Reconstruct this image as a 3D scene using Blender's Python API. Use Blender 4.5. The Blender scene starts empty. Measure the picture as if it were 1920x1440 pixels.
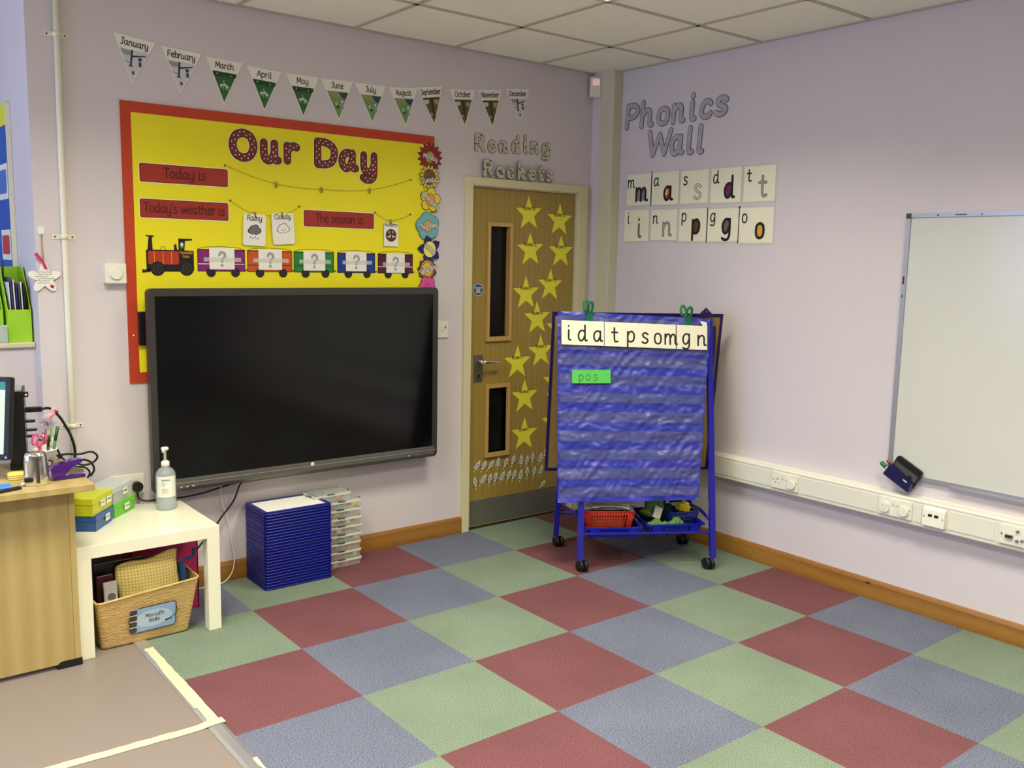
import bpy, bmesh, math, random
from mathutils import Vector, Matrix, noise
random.seed(7)
PI = math.pi
SC = bpy.context.scene
COL = SC.collection

# ------------------------------------------------------------------ camera
CAM_POS = Vector((-3.9946, -4.2251, 1.5760))
c_r = Vector((0.78556873, -0.61846071, 0.0197009))
c_u = Vector((0.06791964, 0.11783027, 0.99070831))
c_f = Vector((0.61503553, 0.77693138, -0.13456941))
cd = bpy.data.cameras.new('camera')
cam = bpy.data.objects.new('camera', cd)
COL.objects.link(cam)
m = Matrix.Identity(4)
for i in range(3):
    m[i][0] = c_r[i]; m[i][1] = c_u[i]; m[i][2] = -c_f[i]; m[i][3] = CAM_POS[i]
cam.matrix_world = m
cd.sensor_fit = 'HORIZONTAL'; cd.sensor_width = 36.0
cd.lens = 36.0 * 1717.9 / 1920.0
cd.clip_start = 0.05
SC.camera = cam

# ------------------------------------------------------------------ view, world
SC.view_settings.view_transform = 'Standard'
SC.view_settings.look = 'None'
SC.view_settings.exposure = 0.75
SC.view_settings.gamma = 1.0
SC.view_settings.use_curve_mapping = False
w = bpy.data.worlds.new('world'); SC.world = w; w.use_nodes = True
w.node_tree.nodes['Background'].inputs[0].default_value = (0.75, 0.85, 1.0, 1)
w.node_tree.nodes['Background'].inputs[1].default_value = 0.25
H = 2.70
LAMP_W = 18
LAMP_COL = (1.0, 0.955, 0.80)
SPREAD = math.radians(136)
LIGHTS = [(-1.397 - 1.8 * i, -1.482 - 1.8 * j) for i in range(3) for j in range(3)]
DAY_W = 58.0

# ------------------------------------------------------------------ materials
def lin(c):
    def f(v):
        v /= 255.0
        return v / 12.92 if v <= 0.04045 else ((v + 0.055) / 1.055) ** 2.4
    return (f(c[0]), f(c[1]), f(c[2]), 1.0)
MATS = {}
def mat(name, rgb, rough=0.6, metal=0.0, var=0.0, vs=8.0, bump=0.0, bs=200.0, spec=0.5, emit=0.0, alpha=1.0, trans=0.0, ior=1.45, coat=0.0, stretch=None):
    if name in MATS: return MATS[name]
    M = bpy.data.materials.new(name); M.use_nodes = True
    nt = M.node_tree; b = nt.nodes['Principled BSDF']
    b.inputs['Base Color'].default_value = lin(rgb)
    b.inputs['Roughness'].default_value = rough
    b.inputs['Metallic'].default_value = metal
    b.inputs['Specular IOR Level'].default_value = spec
    b.inputs['IOR'].default_value = ior
    b.inputs['Transmission Weight'].default_value = trans
    b.inputs['Alpha'].default_value = alpha
    b.inputs['Coat Weight'].default_value = coat
    if emit:
        b.inputs['Emission Color'].default_value = lin(rgb); b.inputs['Emission Strength'].default_value = emit
    if var or bump:
        tc = nt.nodes.new('ShaderNodeTexCoord'); mp = nt.nodes.new('ShaderNodeMapping')
        nt.links.new(tc.outputs['Object'], mp.inputs[0])
        if stretch: mp.inputs['Scale'].default_value = stretch
    if var:
        n = nt.nodes.new('ShaderNodeTexNoise'); n.inputs['Scale'].default_value = vs; n.inputs['Detail'].default_value = 5
        nt.links.new(mp.outputs[0], n.inputs['Vector'])
        cr = nt.nodes.new('ShaderNodeMapRange')
        cr.inputs[1].default_value = 0.3; cr.inputs[2].default_value = 0.7
        cr.inputs[3].default_value = 1 - var; cr.inputs[4].default_value = 1 + var
        nt.links.new(n.outputs[0], cr.inputs[0])
        hv = nt.nodes.new('ShaderNodeHueSaturation'); hv.inputs['Color'].default_value = lin(rgb)
        nt.links.new(cr.outputs[0], hv.inputs['Value'])
        nt.links.new(hv.outputs[0], b.inputs['Base Color'])
    if bump:
        n2 = nt.nodes.new('ShaderNodeTexNoise'); n2.inputs['Scale'].default_value = bs; n2.inputs['Detail'].default_value = 3
        nt.links.new(mp.outputs[0], n2.inputs['Vector'])
        bp = nt.nodes.new('ShaderNodeBump'); bp.inputs['Strength'].default_value = bump; bp.inputs['Distance'].default_value = 0.002
        nt.links.new(n2.outputs[0], bp.inputs['Height']); nt.links.new(bp.outputs[0], b.inputs['Normal'])
    MATS[name] = M
    return M

def carpet(name, rgb, dark, amt):
    M = bpy.data.materials.new(name); M.use_nodes = True; nt = M.node_tree; b = nt.nodes['Principled BSDF']
    b.inputs['Roughness'].default_value = 0.95; b.inputs['Specular IOR Level'].default_value = 0.15
    tc = nt.nodes.new('ShaderNodeTexCoord')
    n = nt.nodes.new('ShaderNodeTexNoise'); n.inputs['Scale'].default_value = 230; n.inputs['Detail'].default_value = 2
    n3 = nt.nodes.new('ShaderNodeTexNoise'); n3.inputs['Scale'].default_value = 3.0; n3.inputs['Detail'].default_value = 6
    nt.links.new(tc.outputs['Object'], n.inputs['Vector']); nt.links.new(tc.outputs['Object'], n3.inputs['Vector'])
    r = nt.nodes.new('ShaderNodeValToRGB')
    r.color_ramp.elements[0].position = 0.33; r.color_ramp.elements[0].color = lin(dark)
    r.color_ramp.elements[1].position = 0.33 + amt; r.color_ramp.elements[1].color = lin(rgb)
    e = r.color_ramp.elements.new(0.75); e.color = lin([min(255, v * 1.12 + 4) for v in rgb])
    nt.links.new(n.outputs[0], r.inputs[0])
    mr = nt.nodes.new('ShaderNodeMapRange'); mr.inputs[1].default_value = .3; mr.inputs[2].default_value = .7
    mr.inputs[3].default_value = .90; mr.inputs[4].default_value = 1.08
    nt.links.new(n3.outputs[0], mr.inputs[0])
    hv = nt.nodes.new('ShaderNodeHueSaturation'); nt.links.new(r.outputs[0], hv.inputs['Color']); nt.links.new(mr.outputs[0], hv.inputs['Value'])
    nt.links.new(hv.outputs[0], b.inputs['Base Color'])
    bp = nt.nodes.new('ShaderNodeBump'); bp.inputs['Strength'].default_value = .22; bp.inputs['Distance'].default_value = .003
    nt.links.new(n.outputs[0], bp.inputs['Height']); nt.links.new(bp.outputs[0], b.inputs['Normal'])
    MATS[name] = M; return M

def wood(name, c1, c2, rough=0.5, scale=(1, 1, 1), ws=6.0, dist=6.0, knots=False, axis='X'):
    M = bpy.data.materials.new(name); M.use_nodes = True; nt = M.node_tree; b = nt.nodes['Principled BSDF']
    b.inputs['Roughness'].default_value = rough
    tc = nt.nodes.new('ShaderNodeTexCoord'); mp = nt.nodes.new('ShaderNodeMapping'); mp.inputs['Scale'].default_value = scale
    nt.links.new(tc.outputs['Object'], mp.inputs[0])
    wv = nt.nodes.new('ShaderNodeTexWave'); wv.bands_direction = axis; wv.inputs['Scale'].default_value = ws
    wv.inputs['Distortion'].default_value = dist; wv.inputs['Detail'].default_value = 3
    nt.links.new(mp.outputs[0], wv.inputs[0])
    n = nt.nodes.new('ShaderNodeTexNoise'); n.inputs['Scale'].default_value = 30; n.inputs['Detail'].default_value = 6
    nt.links.new(mp.outputs[0], n.inputs['Vector'])
    mx = nt.nodes.new('ShaderNodeMath'); mx.operation = 'ADD'
    h1 = nt.nodes.new('ShaderNodeMath'); h1.operation = 'MULTIPLY'; h1.inputs[1].default_value = .45; nt.links.new(wv.outputs[1], h1.inputs[0])
    h2 = nt.nodes.new('ShaderNodeMath'); h2.operation = 'MULTIPLY'; h2.inputs[1].default_value = .55; nt.links.new(n.outputs[0], h2.inputs[0])
    nt.links.new(h1.outputs[0], mx.inputs[0]); nt.links.new(h2.outputs[0], mx.inputs[1])
    r = nt.nodes.new('ShaderNodeValToRGB')
    r.color_ramp.elements[0].position = .2; r.color_ramp.elements[0].color = lin(c2)
    r.color_ramp.elements[1].position = .75; r.color_ramp.elements[1].color = lin(c1)
    nt.links.new(mx.outputs[0], r.inputs[0])
    last = r.outputs[0]
    if knots:
        v = nt.nodes.new('ShaderNodeTexVoronoi'); v.inputs['Scale'].default_value = 1.0
        mp2 = nt.nodes.new('ShaderNodeMapping'); mp2.inputs['Scale'].default_value = (4.2, 4.2, 9.0)
        nt.links.new(tc.outputs['Object'], mp2.inputs[0]); nt.links.new(mp2.outputs[0], v.inputs['Vector'])
        kr = nt.nodes.new('ShaderNodeValToRGB'); kr.color_ramp.elements[0].position = .045; kr.color_ramp.elements[0].color = (.12, .10, .08, 1)
        kr.color_ramp.elements[1].position = .085; kr.color_ramp.elements[1].color = (1, 1, 1, 1)
        nt.links.new(v.outputs['Distance'], kr.inputs[0])
        mm = nt.nodes.new('ShaderNodeMix'); mm.data_type = 'RGBA'; mm.blend_type = 'MULTIPLY'; mm.inputs[0].default_value = 1
        nt.links.new(last, mm.inputs[6]); nt.links.new(kr.outputs[0], mm.inputs[7]); last = mm.outputs[2]
    nt.links.new(last, b.inputs['Base Color'])
    MATS[name] = M; return M

M_WALL = mat('lilac_wall_paint', (212,204,206), .75, var=.012, vs=3, bump=.12, bs=160)
M_CEIL = mat('ceiling_tile', (250, 248, 232), .9, var=.02, vs=30, bump=.15, bs=300)
M_TBAR = mat('ceiling_grid_metal', (190, 186, 166), .6)
M_CREAM = mat('cream_paint', (205, 201, 172), .45, bump=.05, bs=60)
M_DFRAME = mat('door_frame_paint', (214, 206, 166), .4)
M_PVC = mat('white_trunking_plastic', (228, 226, 208), .35)
M_SOCK = mat('white_socket_plastic', (234, 232, 214), .25)
M_RED = carpet('carpet_red', (110, 70, 73), (86, 49, 52), .16)
M_BLU = carpet('carpet_blue', (112, 116, 133), (67, 71, 83), .24)
M_GRN = carpet('carpet_green', (117, 131, 112), (91, 105, 85), .18)
M_VIN = mat('pink_beige_vinyl', (131, 119, 111), .45, var=.03, vs=120, bump=.04, bs=80)
M_SKIRT = wood('pine_skirting', (158, 112, 46), (136, 90, 32), .4, (.6, .6, 3), 1.2, 5.0, knots=True, axis='Z')
M_DOORW = wood('oak_veneer', (158, 135, 64), (151, 127, 57), .42, (5, 5, .35), 1.6, 5.0, axis='X')
M_BEAD = wood('oak_beading', (200, 164, 98), (176, 138, 78), .4, (8, 8, 2), 2.0, 2.0)
M_DESK = wood('light_oak_laminate', (180, 160, 104), (168, 146, 88), .45, (3, 3, .3), 1.4, 7.0, axis='X')
M_YEL = mat('yellow_backing_paper', (236, 224, 24), .55, var=.02, vs=4)
M_BORD = mat('orange_red_border_paper', (188, 60, 28), .55, var=.02, vs=5)
M_WHITE = mat('white_paper', (236, 234, 222), .5)
M_LAM = mat('laminate_pouch_edge', (205, 202, 196), .3)
M_CARDC = mat('cream_card', (238, 234, 206), .4)
M_BLACK = mat('black_ink', (24, 22, 22), .5)
M_DK = mat('dark_brown_outline', (52, 20, 14), .5)
M_BR = mat('red_brown_card', (118, 34, 14), .45)
M_PLAQ = mat('brick_red_card', (158, 46, 32), .4)
M_PLAQT = mat('dark_red_ink', (84, 16, 18), .5)
M_GREYL = mat('grey_letter_card', (172, 166, 174), .5, var=.12, vs=40)
M_GREYO = mat('grey_outline', (50, 45, 54), .5)
M_CREAML = mat('pale_letter_card', (196, 192, 168), .5, var=.08, vs=50)
M_OUT = mat('dark_outline', (60, 54, 44), .5)
M_GREYQ = mat('grey_ink', (158, 158, 158), .5)
M_STAR = mat('bright_yellow_card', (232, 226, 60), .5)
M_BZ = mat('television_bezel', (72, 70, 66), .38, metal=.5, var=.04, vs=60, stretch=(1, 1, 30))
M_BZ2 = mat('television_lower_bezel', (112, 110, 102), .4, metal=.6, var=.06, vs=50, stretch=(1, 1, 40))
M_SCR = mat('black_screen_glass', (7, 8, 9), .13, spec=.45, coat=0)
M_CABLE = mat('black_cable', (14, 14, 15), .4)
M_WCABLE = mat('white_cable', (222, 220, 206), .4)
M_BLK = mat('black_plastic', (20, 20, 22), .35)
M_NAVY = mat('navy_blue_steel', (30, 30, 150), .3, coat=.3)
M_NAVYD = mat('dark_navy_frame', (34, 20, 92), .35)
M_TAN = mat('tan_board', (150, 124, 66), .5, var=.03, vs=10)
M_TRAYB = mat('blue_plastic', (14, 26, 150), .3)
M_BLUEB = mat('deep_blue_plastic', (2, 10, 116), .28)
M_STEEL = mat('brushed_steel', (150, 146, 138), .35, metal=.9, var=.05, vs=40, stretch=(1, 1, 30))
M_CHROME = mat('chrome', (225, 222, 215), .12, metal=1)
M_KICK = mat('dark_kick_plate', (112, 112, 102), .5, metal=.35, var=.04, vs=60, stretch=(1, 1, 40))
M_ALU = mat('aluminium_strip', (205, 205, 205), .3, metal=.75)
M_TAPE = mat('masking_tape', (204, 197, 162), .6, var=.03, vs=30)
M_TABLE = mat('white_table_lacquer', (236, 234, 208), .22)
M_WB = mat('whiteboard_surface', (208, 208, 198), .18, var=.012, vs=3)
M_WBF = mat('whiteboard_aluminium', (178, 176, 178), .35, metal=.7)
M_SEEDG = None

# ------------------------------------------------------------------ mesh helper
class MB:
    def __init__(s): s.bm = bmesh.new(); s.mats = []
    def mi(s, m):
        if m not in s.mats: s.mats.append(m)
        return s.mats.index(m)
    def face(s, pts, m, smooth=False):
        vs = [s.bm.verts.new(p) for p in pts]
        f = s.bm.faces.new(vs); f.material_index = s.mi(m); f.smooth = smooth; return f
    def box(s, a, b, m, bev=0.0, seg=2, mtx=None):
        t = bmesh.new(); bmesh.ops.create_cube(t, size=1)
        for v in t.verts:
            v.co = Vector([(a[i] + b[i]) / 2 + v.co[i] * (b[i] - a[i]) for i in range(3)])
        if bev: bmesh.ops.bevel(t, geom=t.edges[:], offset=bev, segments=seg, affect='EDGES', profile=.5)
        s.merge(t, m, mtx); return s
    def merge(s, t, m, mtx=None, smooth=False):
        idx = s.mi(m); mp = {}
        for v in t.verts: mp[v] = s.bm.verts.new(mtx @ v.co if mtx else v.co)
        for f in t.faces:
            try: g = s.bm.faces.new([mp[v] for v in f.verts])
            except ValueError: continue
            g.material_index = idx; g.smooth = smooth or f.smooth
        t.free()
    def prism(s, pts, ext, m, msides=None):
        """closed prism: polygon pts (3d) pushed along ext"""
        ext = Vector(ext); a = [Vector(p) for p in pts]; b = [p + ext for p in a]
        va = [s.bm.verts.new(p) for p in a]; vb = [s.bm.verts.new(p) for p in b]
        nrm = Vector((0, 0, 0))
        for i in range(len(a)): nrm += a[i].cross(a[(i + 1) % len(a)])
        flip = nrm.dot(ext) < 0
        i1 = s.mi(m); i2 = s.mi(msides or m)
        f = s.bm.faces.new(vb if not flip else vb[::-1]); f.material_index = i1
        f = s.bm.faces.new(va[::-1] if not flip else va); f.material_index = i2
        n = len(a)
        for i in range(n):
            q = [va[i], va[(i + 1) % n], vb[(i + 1) % n], vb[i]]
            f = s.bm.faces.new(q if not flip else q[::-1]); f.material_index = i2
        return s
    def tube(s, pts, r, m, n=8, caps=True, closed=False):
        P = [Vector(p) for p in pts]; rings = []
        up = Vector((0, 0, 1)); N = len(P); idx = s.mi(m)
        rr = r if hasattr(r, '__len__') else [r] * N
        prev = None
        for i, p in enumerate(P):
            t = (P[(i + 1) % N] - P[i - 1]) if closed else (P[min(i + 1, N - 1)] - P[max(i - 1, 0)])
            if t.length < 1e-9: t = Vector((0, 0, 1))
            t.normalize()
            if prev is None:
                a = t.cross(up)
                if a.length < .05: a = t.cross(Vector((1, 0, 0)))
            else: a = prev - t * prev.dot(t)
            a.normalize(); prev = a; b = t.cross(a)
            rings.append([s.bm.verts.new(p + (a * math.cos(2 * PI * k / n) + b * math.sin(2 * PI * k / n)) * rr[i]) for k in range(n)])
        for i in range(N if closed else N - 1):
            A = rings[i]; B = rings[(i + 1) % N]
            for k in range(n):
                f = s.bm.faces.new([A[k], A[(k + 1) % n], B[(k + 1) % n], B[k]]); f.smooth = True; f.material_index = idx
        if caps and not closed:
            for R_ in (rings[0][::-1], rings[-1]):
                f = s.bm.faces.new(R_); f.material_index = idx
        return s
    def lathe(s, prof, c, m, n=24, axis=(0, 0, 1), capb=True, capt=True):
        """prof: list of (r, h)"""
        ax = Vector(axis).normalized(); a = ax.cross(Vector((1, 0, 0)))
        if a.length < .1: a = ax.cross(Vector((0, 1, 0)))
        a.normalize(); b = ax.cross(a); c = Vector(c); idx = s.mi(m)
        rings = [[s.bm.verts.new(c + ax * h + (a * math.cos(2 * PI * k / n) + b * math.sin(2 * PI * k / n)) * max(r, 1e-4)) for k in range(n)] for r, h in prof]
        for i in range(len(prof) - 1):
            for k in range(n):
                f = s.bm.faces.new([rings[i][k], rings[i][(k + 1) % n], rings[i + 1][(k + 1) % n], rings[i + 1][k]])
                f.smooth = True; f.material_index = idx
        if capb: f = s.bm.faces.new(rings[0][::-1]); f.material_index = idx
        if capt: f = s.bm.faces.new(rings[-1]); f.material_index = idx
        return s
    def build(s, name, parent=None, local=False, origin=None):
        me = bpy.data.meshes.new(name)
        if not local:
            if parent is not None: s.bm.transform(wmat(parent).inverted()); org = None
            elif origin is None:
                vs = [v.co for v in s.bm.verts]
                lo = [min(v[i] for v in vs) for i in range(3)]; hi = [max(v[i] for v in vs) for i in range(3)]
                org = Vector(((lo[0] + hi[0]) / 2, (lo[1] + hi[1]) / 2, lo[2]))
            else: org = Vector(origin)
            if org is not None: s.bm.transform(Matrix.Translation(-org))
        else: org = None
        
        s.bm.to_mesh(me); s.bm.free()
        for mm in s.mats: me.materials.append(mm)
        o = bpy.data.objects.new(name, me); COL.objects.link(o)
        if parent is not None: o.parent = parent
        elif org is not None: o.location = org
        return o

def wmat(o):
    M = o.matrix_basis.copy()
    while o.parent: o = o.parent; M = o.matrix_basis @ M
    return M
def tag(o, label, cat, group=None, kind=None):
    o['label'] = label; o['category'] = cat
    if group: o['group'] = group
    if kind: o['kind'] = kind
    return o
def struct(o): o['kind'] = 'structure'; return o
def thing(name, loc, label, cat, group=None, rz=0.0):
    o = bpy.data.objects.new(name, None); COL.objects.link(o)
    o.location = loc; o.rotation_euler = (0, 0, rz); o.empty_display_size = .05
    return tag(o, label, cat, group)
def copy_tree(o, parent=None):
    c = o.copy(); COL.objects.link(c); c.parent = parent
    for ch in list(o.children): copy_tree(ch, c)
    return c
ORD = ['', 'first', 'second', 'third', 'fourth', 'fifth', 'sixth', 'seventh', 'eighth', 'ninth', 'tenth', 'eleventh', 'twelfth',
       'thirteenth', 'fourteenth', 'fifteenth', 'sixteenth', 'seventeenth', 'eighteenth', 'nineteenth', 'twentieth',
       'twenty-first', 'twenty-second', 'twenty-third', 'twenty-fourth', 'twenty-fifth', 'twenty-sixth']

# flat frames: (u, v, w) -> world
class Plane:
    def __init__(s, o, u, v, n): s.o, s.u, s.v, s.n = Vector(o), Vector(u), Vector(v), Vector(n)
    def __call__(s, u, v, w=0.0): return s.o + s.u * u + s.v * v + s.n * w
BACK = Plane((0, 0, 0), (1, 0, 0), (0, 0, 1), (0, -1, 0))        # u = x, v = z, w = out of the wall
RIGHT = Plane((0, 0, 0), (0, -1, 0), (0, 0, 1), (-1, 0, 0))      # u = -y
def flat(mb, P, pts, w0, w1, m, ms=None):
    mb.prism([P(u, v, w0) for u, v in pts], P.n * (w1 - w0), m, ms)
def rect(u0, v0, u1, v1): return [(u0, v0), (u1, v0), (u1, v1), (u0, v1)]
def rrect(u0, v0, u1, v1, r, n=4):
    out = []
    for cx, cy, a0 in ((u1 - r, v0 + r, -90), (u1 - r, v1 - r, 0), (u0 + r, v1 - r, 90), (u0 + r, v0 + r, 180)):
        for k in range(n + 1):
            a = math.radians(a0 + 90 * k / n); out.append((cx + r * math.cos(a), cy + r * math.sin(a)))
    return out
def disc(cu, cv, r, n=20, ry=None, a0=0, rot=0):
    ry = ry or r; out = []
    for k in range(n):
        a = 2 * PI * k / n + a0; x, y = r * math.cos(a), ry * math.sin(a)
        out.append((cu + x * math.cos(rot) - y * math.sin(rot), cv + x * math.sin(rot) + y * math.cos(rot)))
    return out
def star(cu, cv, r, r2=None, n=5, rot=PI / 2):
    r2 = r2 or r * .42
    return [(cu + (r if k % 2 == 0 else r2) * math.cos(rot + PI * k / n), cv + (r if k % 2 == 0 else r2) * math.sin(rot + PI * k / n)) for k in range(2 * n)]

# ------------------------------------------------------------------ lettering: round-ended strokes
BOWL = [(.36, .40), (.28, .49), (.14, .47), (.05, .31), (.06, .12), (.15, 0), (.27, .06), (.35, .25)]
PB = [(.06, .3), (.14, .46), (.26, .5), (.36, .4), (.38, .25), (.34, .08), (.22, 0), (.1, .04), (.06, .14)]
TAIL = [(.36, .1), (.39, .02), (.46, .02)]
G = {
 'a': (.5, [('s', BOWL), ('l', [(.36, .49), (.36, .12)]), ('s', TAIL)]),
 'b': (.44, [('l', [(.06, .75), (.06, .02)]), ('s', PB)]),
 'c': (.42, [('s', [(.36, .42), (.25, .5), (.12, .45), (.05, .27), (.08, .08), (.2, 0), (.32, .04), (.37, .1)])]),
 'd': (.5, [('s', BOWL), ('l', [(.36, .75), (.36, .12)]), ('s', TAIL)]),
 'e': (.43, [('s', [(.05, .25), (.22, .27), (.35, .33), (.34, .45), (.23, .5), (.11, .45), (.05, .28), (.07, .1), (.18, 0), (.3, .03), (.37, .1)])]),
 'f': (.34, [('s', [(.34, .7), (.26, .75), (.17, .7), (.15, .6), (.15, .3), (.15, -.1)]), ('l', [(.03, .46), (.29, .46)])]),
 'g': (.46, [('s', BOWL), ('s', [(.36, .49), (.36, .1), (.35, -.1), (.27, -.22), (.13, -.23), (.04, -.18)])]),
 'h': (.5, [('l', [(.06, .75), (.06, 0)]), ('s', [(.06, .28), (.15, .44), (.27, .49), (.35, .41), (.36, .25), (.36, .1), (.39, .02), (.46, .02)])]),
 'i': (.22, [('s', [(.08, .49), (.08, .3), (.08, .12), (.11, .02), (.18, .02)]), ('l', [(.08, .67), (.08, .69)])]),
 'j': (.2, [('s', [(.1, .49), (.1, .1), (.08, -.15), (-.02, -.2)]), ('l', [(.1, .67), (.1, .69)])]),
 'k': (.44, [('l', [(.06, .75), (.06, 0)]), ('s', [(.06, .25), (.2, .45), (.31, .49), (.35, .39), (.26, .28), (.08, .25)]), ('s', [(.2, .25), (.29, .06), (.4, .02)])]),
 'l': (.22, [('s', [(.08, .75), (.08, .4), (.08, .12), (.11, .02), (.18, .02)])]),
 'm': (.7, [('l', [(.06, .49), (.06, 0)]), ('s', [(.06, .28), (.14, .45), (.23, .49), (.3, .41), (.31, .2), (.31, 0)]), ('s', [(.31, .28), (.39, .45), (.48, .49), (.55, .41), (.56, .25), (.56, .1), (.59, .02), (.66, .02)])]),
 'n': (.5, [('l', [(.06, .49), (.06, 0)]), ('s', [(.06, .28), (.15, .44), (.27, .49), (.35, .41), (.36, .25), (.36, .1), (.39, .02), (.46, .02)])]),
 'o': (.45, [('s', [(.21, .5), (.09, .44), (.05, .25), (.09, .06), (.21, 0), (.33, .06), (.37, .25), (.33, .44), (.21, .5)])]),
 'p': (.45, [('l', [(.06, .49), (.06, -.24)]), ('s', PB)]),
 'r': (.34, [('l', [(.06, .49), (.06, 0)]), ('s', [(.06, .3), (.13, .43), (.24, .49), (.31, .46)])]),
 's': (.38, [('s', [(.32, .43), (.22, .5), (.1, .47), (.07, .37), (.15, .28), (.26, .22), (.32, .13), (.26, .03), (.14, 0), (.04, .06)])]),
 't': (.36, [('s', [(.14, .68), (.14, .3), (.15, .1), (.2, .01), (.31, .04)]), ('l', [(.01, .47), (.29, .47)])]),
 'u': (.5, [('s', [(.06, .49), (.06, .2), (.1, .04), (.2, 0), (.3, .08), (.36, .25)]), ('l', [(.36, .49), (.36, .12)]), ('s', TAIL)]),
 'v': (.38, [('l', [(.03, .49), (.18, 0), (.33, .49)])]),
 'w': (.6, [('l', [(.03, .49), (.15, 0), (.28, .45), (.41, 0), (.53, .49)])]),
 'y': (.46, [('s', [(.06, .49), (.06, .2), (.1, .04), (.2, 0), (.3, .08), (.36, .25)]), ('s', [(.36, .49), (.36, .1), (.34, -.12), (.25, -.22), (.12, -.22), (.04, -.17)])]),
 'A': (.5, [('l', [(.02, 0), (.24, .72), (.46, 0)]), ('l', [(.1, .24), (.38, .24)])]),
 'B': (.48, [('l', [(.06, 0), (.06, .72)]), ('s', [(.06, .72), (.28, .72), (.36, .56), (.28, .4), (.06, .39)]), ('s', [(.06, .39), (.3, .38), (.41, .2), (.3, .01), (.06, 0)])]),
 'C': (.52, [('s', [(.46, .62), (.32, .73), (.15, .66), (.05, .38), (.14, .08), (.32, 0), (.47, .1)])]),
 'D': (.58, [('l', [(.06, 0), (.06, .72)]), ('s', [(.06, .72), (.3, .7), (.48, .56), (.51, .34), (.44, .1), (.26, .01), (.06, 0)])]),
 'F': (.44, [('l', [(.4, .72), (.06, .72), (.06, 0)]), ('l', [(.06, .38), (.34, .38)])]),
 'J': (.44, [('l', [(.12, .72), (.42, .72)]), ('s', [(.28, .72), (.28, .3), (.26, .08), (.15, 0), (.03, .04)])]),
 'L': (.42, [('l', [(.06, .72), (.06, 0), (.38, 0)])]),
 'M': (.62, [('l', [(.05, 0), (.08, .72), (.29, .2), (.5, .72), (.54, 0)])]),
 'N': (.55, [('l', [(.06, 0), (.06, .72), (.46, 0), (.46, .72)])]),
 'O': (.64, [('s', [(.3, .73), (.12, .64), (.04, .36), (.12, .09), (.3, 0), (.48, .09), (.56, .36), (.48, .64), (.3, .73)])]),
 'P': (.46, [('l', [(.06, 0), (.06, .72)]), ('s', [(.06, .72), (.28, .71), (.4, .6), (.4, .46), (.28, .34), (.06, .32)])]),
 'R': (.5, [('l', [(.06, 0), (.06, .72)]), ('s', [(.06, .72), (.28, .71), (.38, .6), (.37, .46), (.26, .37), (.06, .35)]), ('l', [(.22, .35), (.46, 0)])]),
 'S': (.44, [('s', [(.38, .64), (.24, .73), (.09, .66), (.08, .5), (.22, .39), (.36, .28), (.38, .12), (.24, 0), (.05, .07)])]),
 'T': (.48, [('l', [(0, .72), (.46, .72)]), ('l', [(.23, .72), (.23, 0)])]),
 'W': (.72, [('l', [(.02, .72), (.17, 0), (.35, .62), (.53, 0), (.68, .72)])]),
 '0': (.42, [('s', [(.19, .7), (.07, .6), (.04, .35), (.08, .1), (.19, 0), (.3, .1), (.34, .35), (.31, .6), (.19, .7)])]),
 '1': (.3, [('l', [(.06, .56), (.18, .7), (.18, 0)])]),
 '2': (.42, [('s', [(.05, .58), (.18, .7), (.33, .6), (.3, .42), (.05, .02)]), ('l', [(.05, 0), (.36, 0)])]),
 '3': (.42, [('s', [(.06, .64), (.2, .7), (.33, .58), (.2, .38), (.35, .22), (.24, .01), (.05, .06)])]),
 '4': (.44, [('l', [(.28, 0), (.28, .7), (.03, .2), (.4, .2)])]),
 '5': (.42, [('l', [(.34, .7), (.1, .7), (.08, .42)]), ('s', [(.08, .42), (.22, .45), (.35, .3), (.3, .06), (.14, 0), (.04, .06)])]),
 '6': (.42, [('s', [(.3, .68), (.12, .5), (.05, .22), (.14, .01), (.3, .06), (.34, .24), (.22, .38), (.07, .28)])]),
 '7': (.4, [('l', [(.04, .7), (.35, .7), (.14, 0)])]),
 '8': (.42, [('s', [(.2, .38), (.06, .52), (.18, .7), (.33, .56), (.2, .38), (.05, .2), (.19, 0), (.35, .18), (.2, .38)])]),
 '9': (.42, [('s', [(.33, .46), (.2, .34), (.06, .48), (.14, .69), (.3, .66), (.34, .4), (.28, .1), (.14, 0)])]),
 '?': (.42, [('s', [(.05, .58), (.14, .72), (.32, .68), (.36, .5), (.24, .36), (.19, .22)]), ('l', [(.19, .02), (.19, .03)])]),
 "'": (.14, [('l', [(.08, .74), (.05, .6)])]),
 ' ': (.26, []),
}
def cmr(pts, sub):
    out = []
    n = len(pts)
    for i in range(n - 1):
        p0 = pts[max(i - 1, 0)]; p1 = pts[i]; p2 = pts[i + 1]; p3 = pts[min(i + 2, n - 1)]
        for k in range(sub):
            t = k / sub
            out.append(tuple(.5 * ((2 * p1[j]) + (-p0[j] + p2[j]) * t + (2 * p0[j] - 5 * p1[j] + 4 * p2[j] - p3[j]) * t * t + (-p0[j] + 3 * p1[j] - 3 * p2[j] + p3[j]) * t ** 3) for j in range(2)))
    out.append(tuple(pts[-1])); return out
def strokes(text, sub=3):
    out = []; x = 0
    for ch in text:
        adv, st = G[ch]
        for k, p in st:
            q = [(a + x, b) for a, b in p]
            out.append(cmr(q, sub) if k == 's' else q)
        x += adv
    return out, x
EPS = 1.2e-5
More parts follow.
